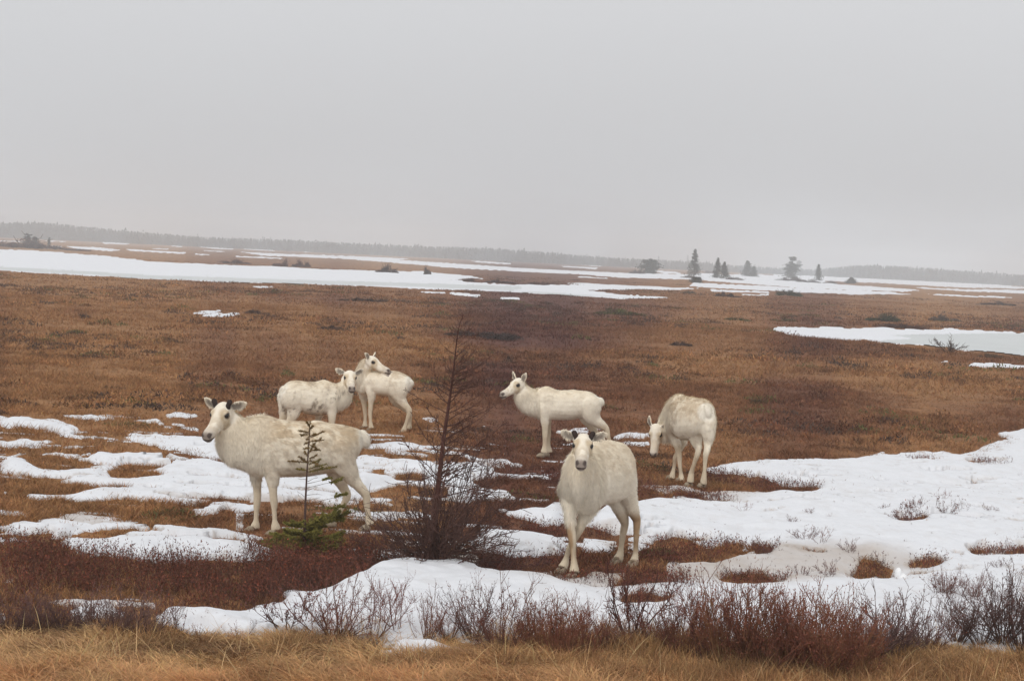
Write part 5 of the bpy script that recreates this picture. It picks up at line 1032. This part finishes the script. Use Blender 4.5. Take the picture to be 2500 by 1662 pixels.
for i, a in enumerate([
 ('spruce_tree', 'broad wind bent spruce leaning left, leftmost of the lone trees', 1584, 668, 628, 50, 1, True, .06), ('spruce_tree', 'tallest narrow spire shaped spruce among the lone trees', 1694, 676, 608, 28, 2),
 ('spruce_tree', 'thin spruce with gappy tip, left one of the close pair', 1751, 680, 629, 22, 3), ('spruce_tree', 'bushier spruce, right one of the close pair', 1767, 681, 640, 24, 4),
 ('spruce_tree', 'compact dark spruce in the middle of the lone trees', 1824, 675, 636, 26, 5), ('spruce_tree', 'short bushy spruce touching the compact dark one on its right', 1839, 676, 650, 20, 6),
 ('spruce_tree', 'layered flat topped tree with dark mound at its foot', 1933, 680, 626, 38, 7, True), ('spruce_tree', 'slim tree just right of the flat topped layered one', 1949, 672, 633, 18, 8, True),
 ('spruce_tree', 'narrow spruce alone at the right end of the lone trees', 1997, 686, 645, 20, 9), ('spruce_tree', 'tiny thin tree right of the rightmost narrow spruce', 2030, 676, 657, 8, 10),
 ('spruce_tree', 'small round dark tree on the white strip at the right', 2078, 692, 678, 26, 11), ('spruce_tree', 'small thin dead looking tree by the left edge of the bog', 68, 602, 566, 20, 12, True), ('spruce_tree', 'low tree right beside the dead looking one at the left edge', 84, 603, 576, 22, 13, True),
 ('spruce_tree', 'little tree third from the left edge', 120, 605, 578, 12, 14, True), ('spruce_tree', 'tiny dark tree on the snow end of the far strip', 1700, 690, 676, 30, 15, True),
 ('spruce_tree', 'faint taller tree behind the left shoulder of the tallest spire', 1678, 655, 622, 10, 16)]):
    lean = a[8] if len(a) > 8 else 0.0; conifer(a[0], a[1], a[2], a[3], a[4], a[5], a[6], a[7] if len(a) > 7 else False, lean)
for (u, v, wp, hp, c, lb, sd) in ((1557, 669, 40, 14, DK, 'dark low bush left of the wind bent spruce', 301), (1933, 686, 66, 16, (.06, .045, .04), 'dark heath mound at the foot of the flat topped tree', 302), (1975, 690, 56, 12, (.07, .05, .045), 'dark bushes between the flat topped tree and the narrow spruce', 303),
  (1735, 668, 36, 12, (.10, .04, .035), 'reddish bush left of the close spruce pair', 304), (1790, 684, 60, 9, DK, 'scattered dark scrub on the snow right of the close pair', 305), (1690, 680, 60, 9, DK, 'dark scrub around the foot of the tallest spire', 306), (2030, 692, 40, 9, DK, 'dark scrub on the snow strip right of the narrow spruce', 307)):
    bush('dark_bush', lb, u, v, wp, hp, c, sd, 'scrub around the lone trees')

# ------------------------------------------------------------------ misty spruce forest on the skyline
def far_forest():
    rs = np.random.RandomState(77); V, F, C = [], [], []; off = 0
    US_ = np.array([-300, 0, 100, 300, 350, 500, 700, 830, 1000, 1150, 1250, 1400, 1500, 1650, 1800, 1950, 2000, 2080, 2130, 2200, 2300, 2400, 2500, 2800])
    TOP = np.array([520, 541, 541, 560, 565, 577, 583, 590, 598, 602, 607, 620, 627, 634, 646, 655, 655, 646, 645, 648, 655, 662, 669, 686])
    for k in range(13000):
        u = rs.uniform(-260, 2760); depth = rs.uniform(1080, 1480)
        d = ray(u, 640); x = d[0]*depth/d[1]; y = depth; ub, vb = proj(np.array([x]), np.array([y]), 0.0); vt = np.interp(ub[0], US_, TOP)
        top = at_depth(ub[0], vt+2.0, y)[2]; H_ = max(2.2, top*(1.0 if rs.uniform() < .4 else rs.uniform(.78, .97))+rs.normal(0, .3)+(rs.uniform() < .03)*rs.uniform(.4, 2.0)); H_ = H_*(rs.uniform(.35, .75) if k > 7000 else 1); W_ = rs.uniform(2.6, 5.8)*min(1.5, max(H_, 3)/6)
        nl = 5; vs = [[x, y, H_]]; fs = []
        for q in range(nl):
            t0 = 1-(q+.15)/nl; t1 = 1-(q+1)/nl; ra = W_/2*(q+.3)/nl*.7; rb = W_/2*(q+1)/nl*rs.uniform(.8, 1.2); b0 = len(vs)
            for (rad_, zt) in ((ra, H_*(t0+rs.uniform(-.05, .05))), (rb, H_*(t1+rs.uniform(-.05, .05))+.1)):
                for s_ in range(5):
                    a = s_*1.2566+q*.6; j_ = rs.uniform(.7, 1.25); vs.append([x+math.cos(a)*rad_*j_, y+math.sin(a)*rad_*j_, zt])
            fs += [[b0+s_, b0+5+s_, b0+5+(s_+1) % 5] for s_ in range(5)]+[[b0+s_, b0+5+(s_+1) % 5, b0+(s_+1) % 5] for s_ in range(5)]
            if q == 0: fs += [[0, b0+s_, b0+(s_+1) % 5] for s_ in range(5)]
        vs = np.array(vs); V.append(vs); F.append(np.array(fs)+off); off += len(vs); C.append(np.tile(np.array([.024, .028, .022])*rs.uniform(.7, 1.4), (len(vs), 1)))
    o = mesh_np('forest', np.vstack(V), [np.vstack(F)], np.vstack(C), M_tree, smooth=False); tag(o, 'grey misty spruce forest along the whole skyline', 'forest', kind='stuff')
far_forest()

# ------------------------------------------------------------------ snow lump and haze
LP = gp(2193, 1402); lz = float(snow_top(LP[0], LP[1])[0]); mb = MB()
ellipsoid(mb, np.array([0, 0, .035]), np.array([[.038, 0, 0], [0, .04, 0], [0, 0, .06]]), 16, 10); ellipsoid(mb, np.array([.03, .01, .01]), np.array([[.06, 0, 0], [0, .05, 0], [0, 0, .035]]), 16, 8)
V, F, C = mb.arrays(); V = V*(1+.22*(fbm(V[:, 0]*30+3, V[:, 1]*30, V[:, 2]*30, 3, 5)-.5))[:, None]; o = mesh_np('snow_lump', V, F, np.full((len(V), 3), .86), M_snow); o.location = (LP[0], LP[1], lz); tag(o, 'small upright white snow lump sitting alone on the right snowfield', 'snow lump')
bm_v = [(x, y, z) for x in (-2650, 2650) for y in (-2650, 2650) for z in (-3.0, 34.0)]
hz = bpy.data.meshes.new('haze'); hz.from_pydata(bm_v, [], [(0, 1, 3, 2), (4, 6, 7, 5), (0, 4, 5, 1), (2, 3, 7, 6), (0, 2, 6, 4), (1, 5, 7, 3)]); hz.update()
ho = bpy.data.objects.new('haze', hz); col.objects.link(ho); tag(ho, 'thin grey mist lying over the whole bog', 'haze', kind='stuff')
hm_ = bpy.data.materials.new('mist'); hm_.use_nodes = True; t = hm_.node_tree; t.nodes.clear(); vo = N(t, 'ShaderNodeVolumePrincipled'); vo.inputs['Color'].default_value = (.965, .98, .995, 1); vo.inputs['Density'].default_value = .00095; ou = N(t, 'ShaderNodeOutputMaterial'); t.links.new(vo.outputs[0], ou.inputs['Volume']); hz.materials.append(hm_)
